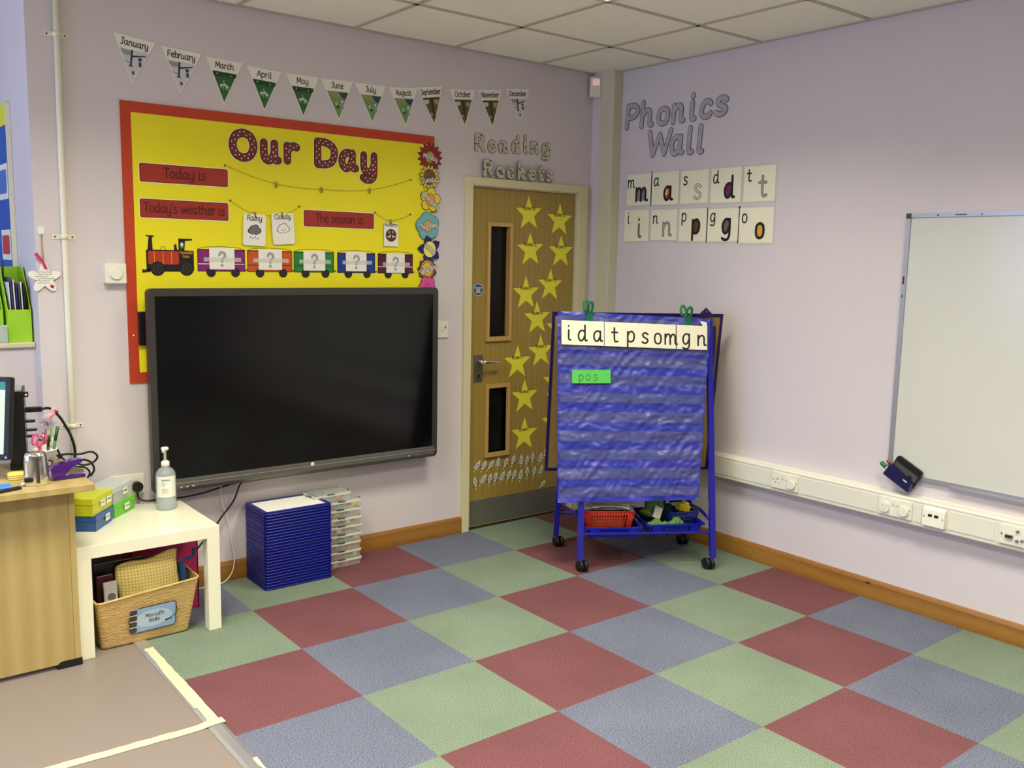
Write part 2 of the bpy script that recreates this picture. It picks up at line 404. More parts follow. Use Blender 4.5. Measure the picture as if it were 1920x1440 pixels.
def ribbons(mb, P, sts, r, w0, w1, m, dn=8, solid=True):
    """round-ended strokes; every stroke one strip, laid a hair above the one before like pen over pen"""
    runs = []
    for st in sts:
        q = [st[0]]
        for p in st[1:]:
            if math.dist(p, q[-1]) > 1e-7: q.append(p)
        if len(q) == 1: q.append((q[0][0] + r * .02, q[0][1]))
        cur = [q[0]]
        for i in range(1, len(q)):
            cur.append(q[i])
            if i < len(q) - 1:
                a1 = math.atan2(q[i][1] - q[i - 1][1], q[i][0] - q[i - 1][0]); a2 = math.atan2(q[i + 1][1] - q[i][1], q[i + 1][0] - q[i][0])
                d = abs((a2 - a1 + PI) % (2 * PI) - PI)
                if d > 1.0: runs.append(cur); cur = [q[i]]
        runs.append(cur)
    idx = mb.mi(m); w = w1; nc = max(2, (dn or 4) // 2)
    for q in runs:
        n = len(q); L = []; R_ = []
        nrm = []
        for i in range(n):
            a, b = q[max(i - 1, 0)], q[min(i + 1, n - 1)]
            dx, dy = b[0] - a[0], b[1] - a[1]; l = math.hypot(dx, dy) or 1e-9
            nrm.append((-dy / l, dx / l))
        step = EPS if solid or r > .004 else EPS * .25
        ring = []
        for i in range(n):
            ww = w + step * i; nx, ny = nrm[i]
            L.append((q[i][0] + nx * r, q[i][1] + ny * r, ww)); R_.append((q[i][0] - nx * r, q[i][1] - ny * r, ww))
        vL = [mb.bm.verts.new(P(*p)) for p in L]; vR = [mb.bm.verts.new(P(*p)) for p in R_]
        for i in range(n - 1):
            f = mb.bm.faces.new([vR[i], vR[i + 1], vL[i + 1], vL[i]]); f.material_index = idx
        def cap(c, nx, ny, sgn, ww, v1, v2):
            a0 = math.atan2(ny, nx); pts = []
            for k in range(1, nc + 1):
                a = a0 + sgn * PI * k / (nc + 1)
                pts.append(mb.bm.verts.new(P(c[0] + r * math.cos(a), c[1] + r * math.sin(a), ww)))
            f = mb.bm.faces.new([v1] + pts + [v2]); f.material_index = idx
            return pts
        c0 = cap(q[0], nrm[0][0], nrm[0][1], 1, w, vL[0], vR[0])
        c1 = cap(q[-1], nrm[-1][0], nrm[-1][1], -1, w + step * (n - 1), vL[-1], vR[-1])
        if solid and w1 - w0 > 1e-6:
            loop = vL + c1 + vR[::-1] + c0[::-1]
            low = [mb.bm.verts.new(v.co - P.n * (w1 - w0)) for v in loop]
            k = len(loop)
            for i in range(k):
                f = mb.bm.faces.new([loop[i], loop[(i + 1) % k], low[(i + 1) % k], low[i]]); f.material_index = idx
        w += step * (n + 1)
    return w
def text(mb, P, s, cu, cv, h, m, w, r=.045, rot=0.0, align='c', squeeze=1.0, dn=5, sub=2, arc=0.0, width=None):
    """flat printed text; h = height of one em unit (cap height = .72 h)"""
    sts, L = strokes(s, sub)
    if width: squeeze = width / (L * h)
    if align == 'c': off = -L / 2
    elif align == 'l': off = 0
    else: off = -L
    out = []
    for st in sts:
        q = []
        for a, b in st:
            x = (a + off) * h * squeeze; y = (b - .3) * h
            if arc: y += arc * x * x
            q.append((cu + x * math.cos(rot) - y * math.sin(rot), cv + x * math.sin(rot) + y * math.cos(rot)))
        out.append(q)
    ribbons(mb, P, out, r * h, w, w, m, dn=dn, solid=False)
def lettering(name, parent, P, s, *a, **k):
    mb = MB(); text(mb, P, s, *a, **k); return mb.build(name, parent)

def title_letter(name, P, ch, u0, v0, u1, v1, rad, rim, mfill, mout, label, cat, group, w0=.001, th=.0015, margin=None, rot=0.0, deco=None, slant=0.0):
    """one cut-out letter fitted to the box (outline included)"""
    sts, L = strokes(ch, 4)
    R_ = rad + rim
    xs = [a for st in sts for a, b in st]; ys = [b for st in sts for a, b in st]
    x0, x1, y0, y1 = min(xs), max(xs), min(ys), max(ys)
    def f(a, b):
        uu = u0 + R_ + (a - x0) / max(x1 - x0, 1e-6) * (u1 - u0 - 2 * R_)
        vv = v0 + R_ + (b - y0) / max(y1 - y0, 1e-6) * (v1 - v0 - 2 * R_)
        return (uu + slant * (vv - (v0 + v1) / 2), vv)
    q = [[f(a, b) for a, b in st] for st in sts]
    mb = MB()
    top = w0 + th
    if margin: top = ribbons(mb, P, q, R_ + margin, w0, top, M_WHITE, dn=10) + .0004
    top = ribbons(mb, P, q, R_, w0, top, mout, dn=10) + .0003
    top = ribbons(mb, P, q, rad, top, top, mfill, dn=10, solid=False) + .0002 - .0010 - th - w0
    if deco:
        k = 0; side = 1
        for st in q:
            acc = 0
            for i in range(len(st) - 1):
                seg = math.dist(st[i], st[i + 1]); 
                if seg < 1e-6: continue
                d = 0
                while acc + (seg - d) >= deco[1]:
                    d += deco[1] - acc; acc = 0; t = d / seg
                    cx = st[i][0] + (st[i + 1][0] - st[i][0]) * t; cy = st[i][1] + (st[i + 1][1] - st[i][1]) * t
                    nx = -(st[i + 1][1] - st[i][1]) / seg; ny = (st[i + 1][0] - st[i][0]) / seg
                    side = -side; o = side * rad * .42
                    if deco[0] == 'star': mb.face([P(a, b, w0 + th + top + .0010) for a, b in star(cx + nx * o, cy + ny * o, rad * .3, rad * .13)], M_WHITE)
                    else:
                        if k % 4 == 1:
                            mb.face([P(a, b, w0 + th + top + .0010) for a, b in disc(cx + nx * o, cy + ny * o, rad * .6, 7, rad * .45)], M_BLACK)
                        elif k % 4 == 3:
                            mb.face([P(a, b, w0 + th + top + .0010) for a, b in disc(cx, cy, rad * .45, 6)], M_GREYQ)
                    k += 1
                acc += seg - d
    o = mb.build(name)
    return tag(o, label, cat, group)

# ================================================================== SETTING
XL, YF = -7.0, -8.0
XR = -3.175      # left end of the display wall, where the window recess starts
def simple(name, boxes, m, parent=None):
    mb = MB()
    for a, b in boxes: mb.box(a, b, m)
    o = mb.build(name, parent)
    if parent is None: struct(o)
    return o
# carpet tiles as faces of one floor
mb = MB()
X0, Y0 = -2.457, -.448
XE = -2.945
for i in range(-2, 6):
    for j in range(-2, 16):
        a = max(X0 + .5 * i, XE); b = min(X0 + .5 * (i + 1), 0); c = min(Y0 - .5 * j, 0); d = max(Y0 - .5 * (j + 1), YF)
        if b - a < 1e-4 or c - d < 1e-4: continue
        mb.face([(a, d, 0), (b, d, 0), (b, c, 0), (a, c, 0)], (M_RED, M_BLU, M_GRN)[(i + j) % 3])
struct(mb.build('floor', origin=(0, 0, 0)))
mb = MB(); mb.face([(XL, YF, -.0005), (XE, YF, -.0005), (XE, 1.0, -.0005), (XL, 1.0, -.0005)], M_VIN)
mb.box((-1.3, 0, -.012), (0, 1.6, .001), mat('door_threshold', (60, 58, 54), .7))
struct(mb.build('floor_vinyl', origin=(0, 0, 0)))
# walls
DX0, DX1, DZ = -.963, -.180, 1.978
simple('wall_back', [((XR, 0, 0), (DX0, .12, H)), ((DX0, 0, DZ), (DX1, .12, H)), ((DX1, 0, 0), (.0, .12, H))], M_WALL)
simple('wall_right', [((0, YF, 0), (.12, .12, H))], M_WALL); simple('wall_pier', [((-.066, -.075, 0), (0, 0, H))], M_WALL)
mb = MB()
mb.box((XR, .12, 0), (XR + .12, 1.0, H), M_WALL); mb.box((XL, 1.0, 0), (XR + .12, 1.12, H), M_WALL)
struct(mb.build('wall_recess'))
simple('wall_front', [((XL, YF - .12, 0), (0, YF, H))], M_WALL)
# left wall with a window opening
WZ0, WZ1, WY0, WY1 = .95, 2.35, -2.4, .6
simple('wall_left', [((XL - .12, YF, 0), (XL, WY0, H)), ((XL - .12, WY1, 0), (XL, 1.12, H)), ((XL - .12, WY0, 0), (XL, WY1, WZ0)), ((XL - .12, WY0, WZ1), (XL, WY1, H))], M_WALL)
mb = MB()
for k in range(5):
    y = WY0 + (WY1 - WY0) * k / 4
    mb.box((XL - .08, max(y - .03, WY0), WZ0), (XL - .03, min(y + .03, WY1), WZ1), M_CREAM)
for z in (WZ0, WZ1 - .05): mb.box((XL - .08, WY0, z), (XL - .03, WY1, z + .05), M_CREAM)
struct(mb.build('window_1'))
# ceiling: plasterboard tiles plus the exposed grid; luminaire openings left free
mb = MB()
gx = [-.497 - .6 * k for k in range(12)]; gy = [-.582 - .6 * k for k in range(13)]
xs = [0] + [g for g in gx if g > XL] + [XL]; ys = [1.0, .018] + [g for g in gy if g > YF] + [YF]
lamp_cells = set()
for a, b in zip(xs, xs[1:]):
    for c, d in zip(ys, ys[1:]):
        cx, cy = (a + b) / 2, (c + d) / 2
        if any(abs(cx - lx) < .05 and abs(cy - ly) < .05 for lx, ly in LIGHTS): continue
        mb.face([(a, d, H), (a, c, H), (b, c, H), (b, d, H)], M_CEIL)
ce = struct(mb.build('ceiling', origin=(0, 0, H)))
mb = MB()
for g in gx:
    if g > XL: mb.box((g - .012, YF, H - .004), (g + .012, 0, H + .001), M_TBAR)
for g in gy:
    if g > YF: mb.box((XL, g - .012, H - .004), (0, g + .012, H + .001), M_TBAR)
mb.box((XR, -.02, H - .006), (0, 0, H), M_TBAR); mb.box((-.02, YF, H - .006), (0, 0, H), M_TBAR)
mb.build('ceiling_grid', ce)
simple('trim_roof_slab', [((XL, YF, H + .12), (0.1, 1.1, H + .2))], M_CEIL)

# skirting boards
def skirt(name, pts, axis):
    mb = MB(); mb.prism(pts, axis, M_SKIRT); struct(mb.build(name))
prof = [(0, 0), (.02, 0), (.02, .078), (.016, .088), (.008, .094), (0, .094)]
skirt('baseboard_back', [(XR, -a, b) for a, b in prof], (-1.016 - XR, 0, 0))
skirt('baseboard_right', [(-a, YF, b) for a, b in prof], (0, -YF - .075, 0))
# cream boxing in the corner
mb = MB(); mb.box((-.072, -.186, 0), (0, -.075, H), M_CREAM, .003)
struct(mb.build('trim_corner_boxing'))
# carpet edge strip
mb = MB(); mb.prism([(-2.985, -8, 0), (-2.985, -8, .003), (-2.972, -8, .006), (-2.945, -8, .006), (-2.932, -8, .003), (-2.932, -8, 0)], (0, 7.72, 0), M_ALU)
struct(mb.build('trim_carpet_edge_strip'))
# window-recess ledge
mb = MB(); mb.box((-5.6, .1, 0), (XR, 1.0, 1.165), M_WALL); struct(mb.build('wall_recess_ledge'))
mb = MB(); mb.box((-5.6, .085, 1.165), (XR - .001, 1.0, 1.187), M_DFRAME, .004); struct(mb.build('trim_ledge_top'))

# door frame and door
mb = MB()
mb.box((-1.016, -.022, 0), (DX0 - .004, .0, 2.026), M_DFRAME, .002); mb.box((DX1 + .01, -.022, 0), (-.104, .0, 2.026), M_DFRAME, .002)
mb.box((DX0 - .004, -.022, DZ + .004), (DX1 + .01, .0, 2.026), M_DFRAME, .002)
mb.box((DX0 - .02, -.004, 0), (DX0 + .0, .12, 2.0), M_DFRAME); mb.box((DX1, -.004, 0), (DX1 + .02, .12, 2.0), M_DFRAME)
mb.box((DX0, -.004, DZ - .002), (DX1, .12, 2.0), M_DFRAME)
struct(mb.build('trim_door_frame'))
dr = bpy.data.objects.new('door_1', None); COL.objects.link(dr); dr.location = (DX0, .01, 0); struct(dr)
dx0, dx1, dz0, dz1 = DX0 + .003, DX1 - .003, .012, DZ - .004
OP = [(-.826, 1.131, -.686, 1.762), (-.822, .446, -.684, .830)]
mb = MB()
def dbox(a, b, c, d): mb.box((a, .01, b), (c, .054, d), M_DOORW)
dbox(dx0, dz0, -.826, dz1); dbox(-.684, dz0, dx1, dz1); dbox(-.826, dz0, -.684, .446); dbox(-.826, .830, -.684, 1.131); dbox(-.826, 1.762, -.684, dz1)
mb.build('door_leaf', dr)
M_GLASS = mat('dark_wired_glass', (14, 13, 12), .12, spec=.3)
M_WIRE = mat('glass_wire', (44, 42, 38), .4, metal=.5)
for k, (a, b, c, d) in enumerate(OP):
    mb = MB()
    for q in (rect(a - .022, b - .026, c + .022, b), rect(a - .022, d, c + .022, d + .022), rect(a - .022, b, a, d), rect(c, b, c + .022, d)):
        mb.prism([BACK(u, v, -.035) for u, v in q], BACK.n * .040, M_BEAD)
    fr = mb.build('vision_panel_frame', dr)
    mb = MB(); mb.box((a, .034, b), (c, .040, d), M_GLASS)
    n = int((c - a) / .0127)
    for i in range(1, n): mb.box((a + i * .0127 - .0004, .0332, b), (a + i * .0127 + .0004, .034, d), M_WIRE)
    n = int((d - b) / .0127)
    for i in range(1, n): mb.box((a, .0332, b + i * .0127 - .0004), (c, .034, b + i * .0127 + .0004), M_WIRE)
    mb.build('vision_panel_glass', fr)
mb = MB(); mb.box((-.938, .0085, .02), (-.205, .0105, .170), M_KICK)
for u in (-.928, -.745, -.58, -.40, -.215):
    for v in (.032, .158): mb.lathe([(.004, 0), (.003, .002)], (u, .0085, v), M_CHROME, 8, (0, -1, 0))
mb.build('kick_plate', dr)
mb = MB(); mb.box((-.925, .001, .877), (-.865, .0105, 1.030), M_STEEL, .002)
mb.lathe([(.006, 0), (.006, .004)], (-.895, .001, .91), M_BLK, 12, (0, -1, 0)); mb.box((-.898, -.004, .893), (-.892, .002, .912), M_BLK)
hp = mb.build('handle_plate', dr)
mb = MB(); mb.lathe([(.012, 0), (.010, .045)], (-.897, .002, .992), M_CHROME, 16, (0, -1, 0))
mb.tube([(-.897, -.047, .992), (-.88, -.050, .992), (-.84, -.050, .991), (-.79, -.047, .988), (-.775, -.04, .987)], [.010, .010, .0085, .008, .007], M_CHROME, 10)
mb.build('lever_handle', hp)
simple('wall_corridor', [((-1.3, 1.5, 0), (.0, 1.6, H))], mat('corridor_dark', (40, 38, 36), .8))

# ================================================================== CEILING LIGHTS
M_DIFF = mat('light_diffuser', (255, 248, 226), .6, emit=2.2)
M_LFR = mat('light_frame_white', (225, 222, 205), .4)
rowname = ['nearest the display wall', 'in the middle row', 'in the row farthest from the display wall']
colname = ['by the phonics wall', 'halfway across', 'by the windows']
for idx, (lx, ly) in enumerate(LIGHTS):
    i, j = divmod(idx, 3)
    t = thing('ceiling_light', (lx, ly, H), 'square ceiling light %s, %s' % (rowname[j], colname[i]), 'ceiling light', 'recessed square ceiling lights')
    mb = MB()
    for a, b in (((-.298, -.298, -.006), (-.278, .298, .06)), ((.278, -.298, -.006), (.298, .298, .06)), ((-.278, -.298, -.006), (.278, -.278, .06)), ((-.278, .278, -.006), (.278, .298, .06))):
        mb.box([a[q] + t.location[q] for q in range(3)], [b[q] + t.location[q] for q in range(3)], M_LFR)
    mb.build('light_frame', t)
    mb = MB(); mb.box((lx - .278, ly - .278, H + .03), (lx + .278, ly + .278, H + .035), M_DIFF); mb.build('diffuser', t)
    ld = bpy.data.lights.new('lamp', 'AREA'); ld.shape = 'SQUARE'; ld.size = .54; ld.energy = LAMP_W * (.74 if idx == 0 else 1.0); ld.color = LAMP_COL; ld.spread = SPREAD
    lo = bpy.data.objects.new('lamp', ld); COL.objects.link(lo); lo.parent = t; lo.location = (0, 0, .02)
# daylight at the windows on the left
ld = bpy.data.lights.new('daylight', 'AREA'); ld.shape = 'RECTANGLE'; ld.size = 2.9; ld.size_y = 1.35; ld.energy = DAY_W; ld.color = (.42, .56, 1.0)
lo = bpy.data.objects.new('daylight', ld); COL.objects.link(lo); lo.location = (XL - .1, (WY0 + WY1) / 2, (WZ0 + WZ1) / 2); lo.rotation_euler = (0, -PI / 2, 0); lo.rotation_euler = (PI / 2, 0, -PI / 2)

# ================================================================== DISPLAY BOARD
mb = MB()
mb.box((-2.822, -.008, .997), (-1.236, -.0005, 2.219), M_BORD); mb.box((-1.236, -.008, 2.165), (-1.219, -.0005, 2.219), M_BORD)
mb.box((-2.779, -.0085, 1.043), (-1.238, -.0078, 2.173), M_YEL)
mb.lathe([(.004, 0), (.003, .001)], (-2.800, -.008, 1.21), M_WHITE, 8, (0, -1, 0))
bd = tag(mb.build('display_board'), 'large yellow display board with orange-red border above the television', 'display board')
WB_ = .0088
OUR = [('O', -2.351, 2.003, -2.211, 2.154), ('u', -2.2, 2.0, -2.09, 2.119), ('r', -2.081, 2.006, -1.995, 2.115), ('D', -1.922, 2.003, -1.793, 2.15), ('a', -1.79, 1.994, -1.674, 2.11), ('y', -1.671, 1.945, -1.568, 2.106)]
for ch, a, b, c, d in OUR:
    title_letter('title_letter', BACK, ch, a, b, c, d, .0158, .0036, M_BR, M_DK,
        'red-brown starry cut-out letter %s in the title on the yellow board' % ch, 'letter', 'starry title letters on the yellow board', w0=WB_, margin=.0022, deco=('star', .0145))
# plaques
def plaque(u0, v0, u1, v1, txt, tilt, h, label, wd=.2):
    cu, cv = (u0 + u1) / 2, (v0 + v1) / 2
    P = Plane(BACK(cu, cv), (math.cos(tilt), 0, math.sin(tilt)), (-math.sin(tilt), 0, math.cos(tilt)), (0, -1, 0))
    hw, hh = (u1 - u0) / 2, (v1 - v0) / 2
    mb = MB(); flat(mb, P, rrect(-hw - .003, -hh - .003, hw + .003, hh + .003, .009), WB_, WB_ + .0008, M_CARDC)
    flat(mb, P, rrect(-hw, -hh, hw, hh, .008), WB_ + .0008, WB_ + .001, M_PLAQT)
    flat(mb, P, rrect(-hw + .0025, -hh + .0025, hw - .0025, hh - .0025, .007), WB_ + .001, WB_ + .0012, M_PLAQ)
    o = tag(mb.build('heading_card'), label, 'card', 'brick-red heading cards')
    lettering('lettering', o, P, txt, 0, 0.0, h, M_PLAQT, WB_ + .0016, .05, width=wd)
plaque(-2.752, 1.882, -2.357, 1.962, 'Today is', 0, .058, 'brick-red heading card reading Today is, on the yellow board', .19)
plaque(-2.755, 1.728, -2.358, 1.809, "Today's weather is", 0, .056, "brick-red heading card reading Today's weather is, on the yellow board", .365)
plaque(-1.980, 1.718, -1.588, 1.797, 'The season is', 0, .054, 'brick-red heading card reading The season is, on the yellow board', .265)
# strings with pins and pegs
M_STR = mat('brown_string', (150, 130, 60), .8)
M_PEG = mat('tiny_wooden_peg', (170, 150, 60), .6)
M_PIN = mat('dark_pin_head', (70, 50, 20), .4)
def string_line(pts, pegs, label, pinned=True):
    q = []
    for i in range(len(pts) - 1):
        for k in range(4):
            t = k / 4; a, b = pts[i], pts[i + 1]; q.append((a[0] + (b[0] - a[0]) * t, a[1] + (b[1] - a[1]) * t - .006 * math.sin(PI * t)))
    q.append(pts[-1])
    r = thing('string_line', BACK(pts[0][0], min(p[1] for p in pts), .012), label, 'string', 'strings pinned across the board')
    mb = MB(); mb.tube([BACK(u, v, .0125) for u, v in q], .0009, M_STR, 5); mb.build('string', r)
    for u, v in (pts[0], pts[-1]):
        mb = MB(); mb.lathe([(.0035, 0), (.0048, .003), (.003, .006)], BACK(u, v, .009), M_PIN, 8, (0, -1, 0)); mb.build('pin', r)
    for u, v in pegs:
        mb = MB(); a = random.uniform(-.3, .3)
        for s in (-1, 1):
            mb.box((-.0028, -.004, -.014), (.0028, .0, .014), M_PEG, mtx=Matrix.Translation(BACK(u + s * .0018, v - .002, .016)) @ Matrix.Rotation(a + s * .12, 4, 'Y'))
        mb.build('peg', r)
string_line([(-2.37, 1.98), (-2.124, 1.912), (-1.886, 1.902), (-1.617, 1.914), (-1.368, 1.983)], [(-2.124, 1.910), (-1.886, 1.900), (-1.617, 1.912)], 'long empty string with three pegs under the starry title')
string_line([(-2.348, 1.822), (-2.232, 1.765), (-2.096, 1.768), (-2.003, 1.812)], [(-2.232, 1.764), (-2.096, 1.768)], 'string holding the rainy and cloudy weather cards')
string_line([(-1.583, 1.803), (-1.491, 1.762), (-1.370, 1.803)], [(-1.491, 1.760)], 'short string holding the autumn card right of the season heading')
# weather cards
def hung_card(u0, v0, u1, v1, tilt, r, label, txt, h, tv):
    cu, cv = (u0 + u1) / 2, (v0 + v1) / 2
    P = Plane(BACK(cu, cv), (math.cos(tilt), 0, math.sin(tilt)), (-math.sin(tilt), 0, math.cos(tilt)), (0, -1, 0))
    hw, hh = (u1 - u0) / 2, (v1 - v0) / 2
    mb = MB(); flat(mb, P, rrect(-hw, -hh, hw, hh, r), .0165, .0175, M_WHITE)
    o = tag(mb.build('picture_card'), label, 'card')
    lettering('lettering', o, P, txt, 0, tv, h, M_BLACK, .0179, .05)
    return P, o
def cloud(mb, P, cx, cy, s, m, w):
    for k_, (dx, dy, r) in enumerate(((-.9, -.1, .55), (-.45, .4, .6), (.25, .55, .7), (.85, .05, .6), (.3, -.25, .6), (-.4, -.25, .55))):
        mb.face([P(a, b, w + k_ * 4e-5) for a, b in disc(cx + dx * s, cy + dy * s, r * s, 14)], m)
P, o = hung_card(-2.291, 1.617, -2.180, 1.766, -.04, .012, 'white card with a grey rain cloud, reading Rainy, hung on string', 'Rainy', .034, .053)
M_CLG = mat('grey_cloud_ink', (110, 110, 112), .6)
mb = MB(); cloud(mb, P, 0, -.004, .0235, M_BLACK, .0178); cloud(mb, P, 0, -.004, .0205, M_CLG, .0182)
for k in range(4): mb.face([P(a, b, .0182) for a, b in disc(-.02 + k * .012, -.035 - (k % 2) * .005, .0022, 6, .005, rot=-.3)], M_BLACK)
mb.build('rain_cloud_picture', o)
P, o = hung_card(-2.147, 1.627, -2.034, 1.776, .06, .012, 'white card with an outlined smiling cloud, reading Cloudy, hung on string', 'Cloudy', .032, .056)
mb = MB(); cloud(mb, P, 0, -.002, .0235, M_BLACK, .0178); cloud(mb, P, 0, -.002, .0212, M_WHITE, .0182)
ribbons(mb, P, [[(-.008, -.002), (-.005, -.008), (.002, -.010), (.008, -.006), (.010, .002)]], .0010, .0186, .0186, M_BLACK, 4, False)
mb.build('cloud_picture', o)
P, o = hung_card(-1.533, 1.632, -1.447, 1.754, 0, .003, 'white card with a round brown tree picture, reading Autumn, hung on string', 'Autumn', .026, .050)
M_AUT = mat('autumn_brown', (84, 56, 34), .6); M_AUT2 = mat('autumn_dark', (56, 38, 26), .6)
mb = MB(); mb.face([P(a, b, .0178) for a, b in disc(0, -.004, .033, 20)], M_AUT)
mb.face([P(a, b, .0181) for a, b in [(-.030, -.012), (-.012, -.010), (-.004, .004), (.004, .004), (.012, -.010), (.031, -.006), (.030, -.010), (.012, -.015), (-.014, -.015)]], M_WHITE)
mb.face([P(a, b, .0184) for a, b in [(-.005, -.02), (-.003, .01), (.004, .01), (.006, -.02)]], M_AUT2)
mb.face([P(a, b, .0184) for a, b in disc(-.012, .012, .004, 8)], M_WHITE); mb.face([P(a, b, .0184) for a, b in disc(.010, .013, .004, 8)], M_WHITE)
mb.build('tree_picture', o)

# train
M_TBLK = mat('train_black', (22, 14, 12), .5); M_TRED = mat('train_red', (178, 52, 20), .5); M_SPK = mat('spoke_grey', (62, 56, 50), .5)
M_GOLD = mat('train_gold', (214, 160, 60), .5); M_TAPEC = mat('clear_tape', (235, 235, 232), .3, alpha=.3)
def wheel(mb, P, u, v, r, w, spk=8):
    flat(mb, P, disc(u, v, r, 20), w, w + .0008, M_TBLK)
    for k in range(spk):
        a = 2 * PI * k / spk
        mb.face([P(x, y, w + .0011) for x, y in disc(u + .58 * r * math.cos(a), v + .58 * r * math.sin(a), r * .17, 6, r * .12, rot=a)], M_SPK)
    mb.face([P(x, y, w + .0013) for x, y in disc(u, v, r * .16, 8)], M_SPK)
t = thing('train_engine', BACK(-2.635, 1.473, WB_), 'paper steam engine in black and red at the front of the train', 'paper train')
mb = MB()
flat(mb, BACK, [(-2.735, 1.500), (-2.735, 1.585), (-2.728, 1.590), (-2.722, 1.645), (-2.735, 1.647), (-2.735, 1.651), (-2.700, 1.651), (-2.700, 1.646), (-2.708, 1.640), (-2.706, 1.588),
                (-2.612, 1.588), (-2.612, 1.612), (-2.602, 1.616), (-2.598, 1.590), (-2.592, 1.590), (-2.592, 1.640), (-2.530, 1.640), (-2.530, 1.633), (-2.562, 1.630), (-2.566, 1.588), (-2.524, 1.586), (-2.524, 1.497), (-2.560, 1.492), (-2.72, 1.492)], WB_, WB_ + .0006, M_TBLK)
mb.build('engine_body', t)
mb = MB(); flat(mb, BACK, rrect(-2.727, 1.524, -2.592, 1.583, .008), WB_ + .0006, WB_ + .0009, M_TRED)
for u in (-2.700, -2.662, -2.624): flat(mb, BACK, rect(u - .0012, 1.524, u + .0012, 1.583), WB_ + .0009, WB_ + .0011, M_GOLD)
ribbons(mb, BACK, [[(-2.672, 1.588), (-2.668, 1.600), (-2.660, 1.605), (-2.652, 1.600), (-2.648, 1.588)]], .0009, WB_, WB_ + .0006, M_DK, 4, True)
mb.build('boiler', t)
mb = MB(); flat(mb, BACK, disc(-2.577, 1.610, .0085, 14, .015), WB_ + .0006, WB_ + .0009, M_CLG)
mb.face([BACK(a, b, WB_ + .0012) for a, b in disc(-2.577, 1.614, .006, 12, .009)], M_WHITE); mb.build('cab_window', t)
mb = MB(); wheel(mb, BACK, -2.687, 1.505, .032, WB_ + .001, 10); mb.build('wheel', t)
mb = MB(); wheel(mb, BACK, -2.558, 1.507, .033, WB_ + .001, 10); mb.build('wheel', t)
mb = MB(); flat(mb, BACK, rect(-2.655, 1.494, -2.59, 1.508), WB_ + .0008, WB_ + .0012, M_TBLK); flat(mb, BACK, [(-2.753, 1.486), (-2.753, 1.503), (-2.745, 1.500), (-2.72, 1.503), (-2.72, 1.49)], WB_, WB_ + .0006, M_TBLK); mb.build('coupling_rod', t)
mb = MB(); text(mb, BACK, 'Timetable', -2.560, 1.577, .016, M_GOLD, WB_ + .0012, .05, width=.062); text(mb, BACK, 'Train', -2.560, 1.560, .016, M_GOLD, WB_ + .0012, .05); mb.build('lettering', t)
WG = [('purple', (130, 30, 108), -2.508, -2.282, (-2.453, 1.500, -2.334, 1.603), True), ('orange', (196, 84, 22), -2.271, -2.043, (-2.216, 1.500, -2.097, 1.601), False), ('green', (34, 128, 48), -2.035, -1.817, (-1.984, 1.498, -1.867, 1.599), False),
      ('blue', (22, 50, 140), -1.799, -1.581, (-1.751, 1.497, -1.633, 1.598), None), ('maroon', (84, 20, 50), -1.565, -1.351, (-1.515, 1.490, -1.403, 1.594), True)]
for k, (cn, rgb, a, b, q, line) in enumerate(WG):
    M_ = mat('wagon_' + cn, rgb, .5); MD = mat('wagon_dark_' + cn, [v * .55 for v in rgb], .5)
    dz = -.003 * k / 4
    t = thing('train_wagon', BACK((a + b) / 2, 1.47, WB_), '%s paper train wagon on the yellow board' % cn, 'paper train', 'paper train wagons')
    mb = MB(); flat(mb, BACK, rect(a, 1.494 + dz, b, 1.596 + dz), WB_, WB_ + .0006, MD); flat(mb, BACK, rect(a + .004, 1.498 + dz, b - .004, 1.590 + dz), WB_ + .0006, WB_ + .0008, M_)
    if line is True: flat(mb, BACK, rect(a + .003, 1.527 + dz, b - .003, 1.530 + dz), WB_ + .0008, WB_ + .0010, M_WHITE)
    elif line is False: flat(mb, BACK, rect(a + .003, 1.524 + dz, b - .003, 1.528 + dz), WB_ + .0008, WB_ + .0010, MD)
    ribbons(mb, BACK, [[(a + .003, 1.596 + dz), (a + .03, 1.605 + dz), ((a + b) / 2, 1.609 + dz), (b - .03, 1.605 + dz), (b - .003, 1.596 + dz)]], .0009, WB_, WB_ + .0006, M_DK, 4, True)
    mb.build('wagon_body', t)
    for u in (a + .062, b - .048):
        mb = MB(); wheel(mb, BACK, u, 1.490 + dz, .0215, WB_ + .0012); mb.build('wheel', t)
    mb = MB(); flat(mb, BACK, [(b - .002, 1.497 + dz), (b + .011, 1.499 + dz), (b + .011, 1.507 + dz), (b - .002, 1.503 + dz)], WB_, WB_ + .0005, M_SPK); mb.build('coupling', t)
    # question-mark card taped over the wagon
    c = tag((lambda mb: (flat(mb, BACK, rect(q[0], q[1] + .004, q[2], q[3]), WB_ + .0022, WB_ + .0032, M_WHITE), mb.build('question_card'))[1])(MB()),
        'white card with a grey question mark taped on the %s wagon' % cn, 'card', 'question-mark cards on the wagons')
    cu, cv = (q[0] + q[2]) / 2, (q[1] + q[3]) / 2
    mb = MB(); sts, L = strokes('?', 4)
    ribbons(mb, BACK, [[(cu + (x - .2) * .085, cv + (y - .36) * .085) for x, y in st] for st in sts], .0062, WB_ + .0035, WB_ + .0035, M_GREYQ, 10, False)
    mb.face([BACK(x, y, WB_ + .0036) for x, y in disc(cu - .001, cv - .029, .0075, 12)], M_GREYQ); mb.build('lettering', c)
    mb = MB(); flat(mb, BACK, rect(a + .028, cv - .012, b - .020, cv + .007), WB_ + .0037, WB_ + .0039, M_TAPEC); mb.build('clear_tape', c)

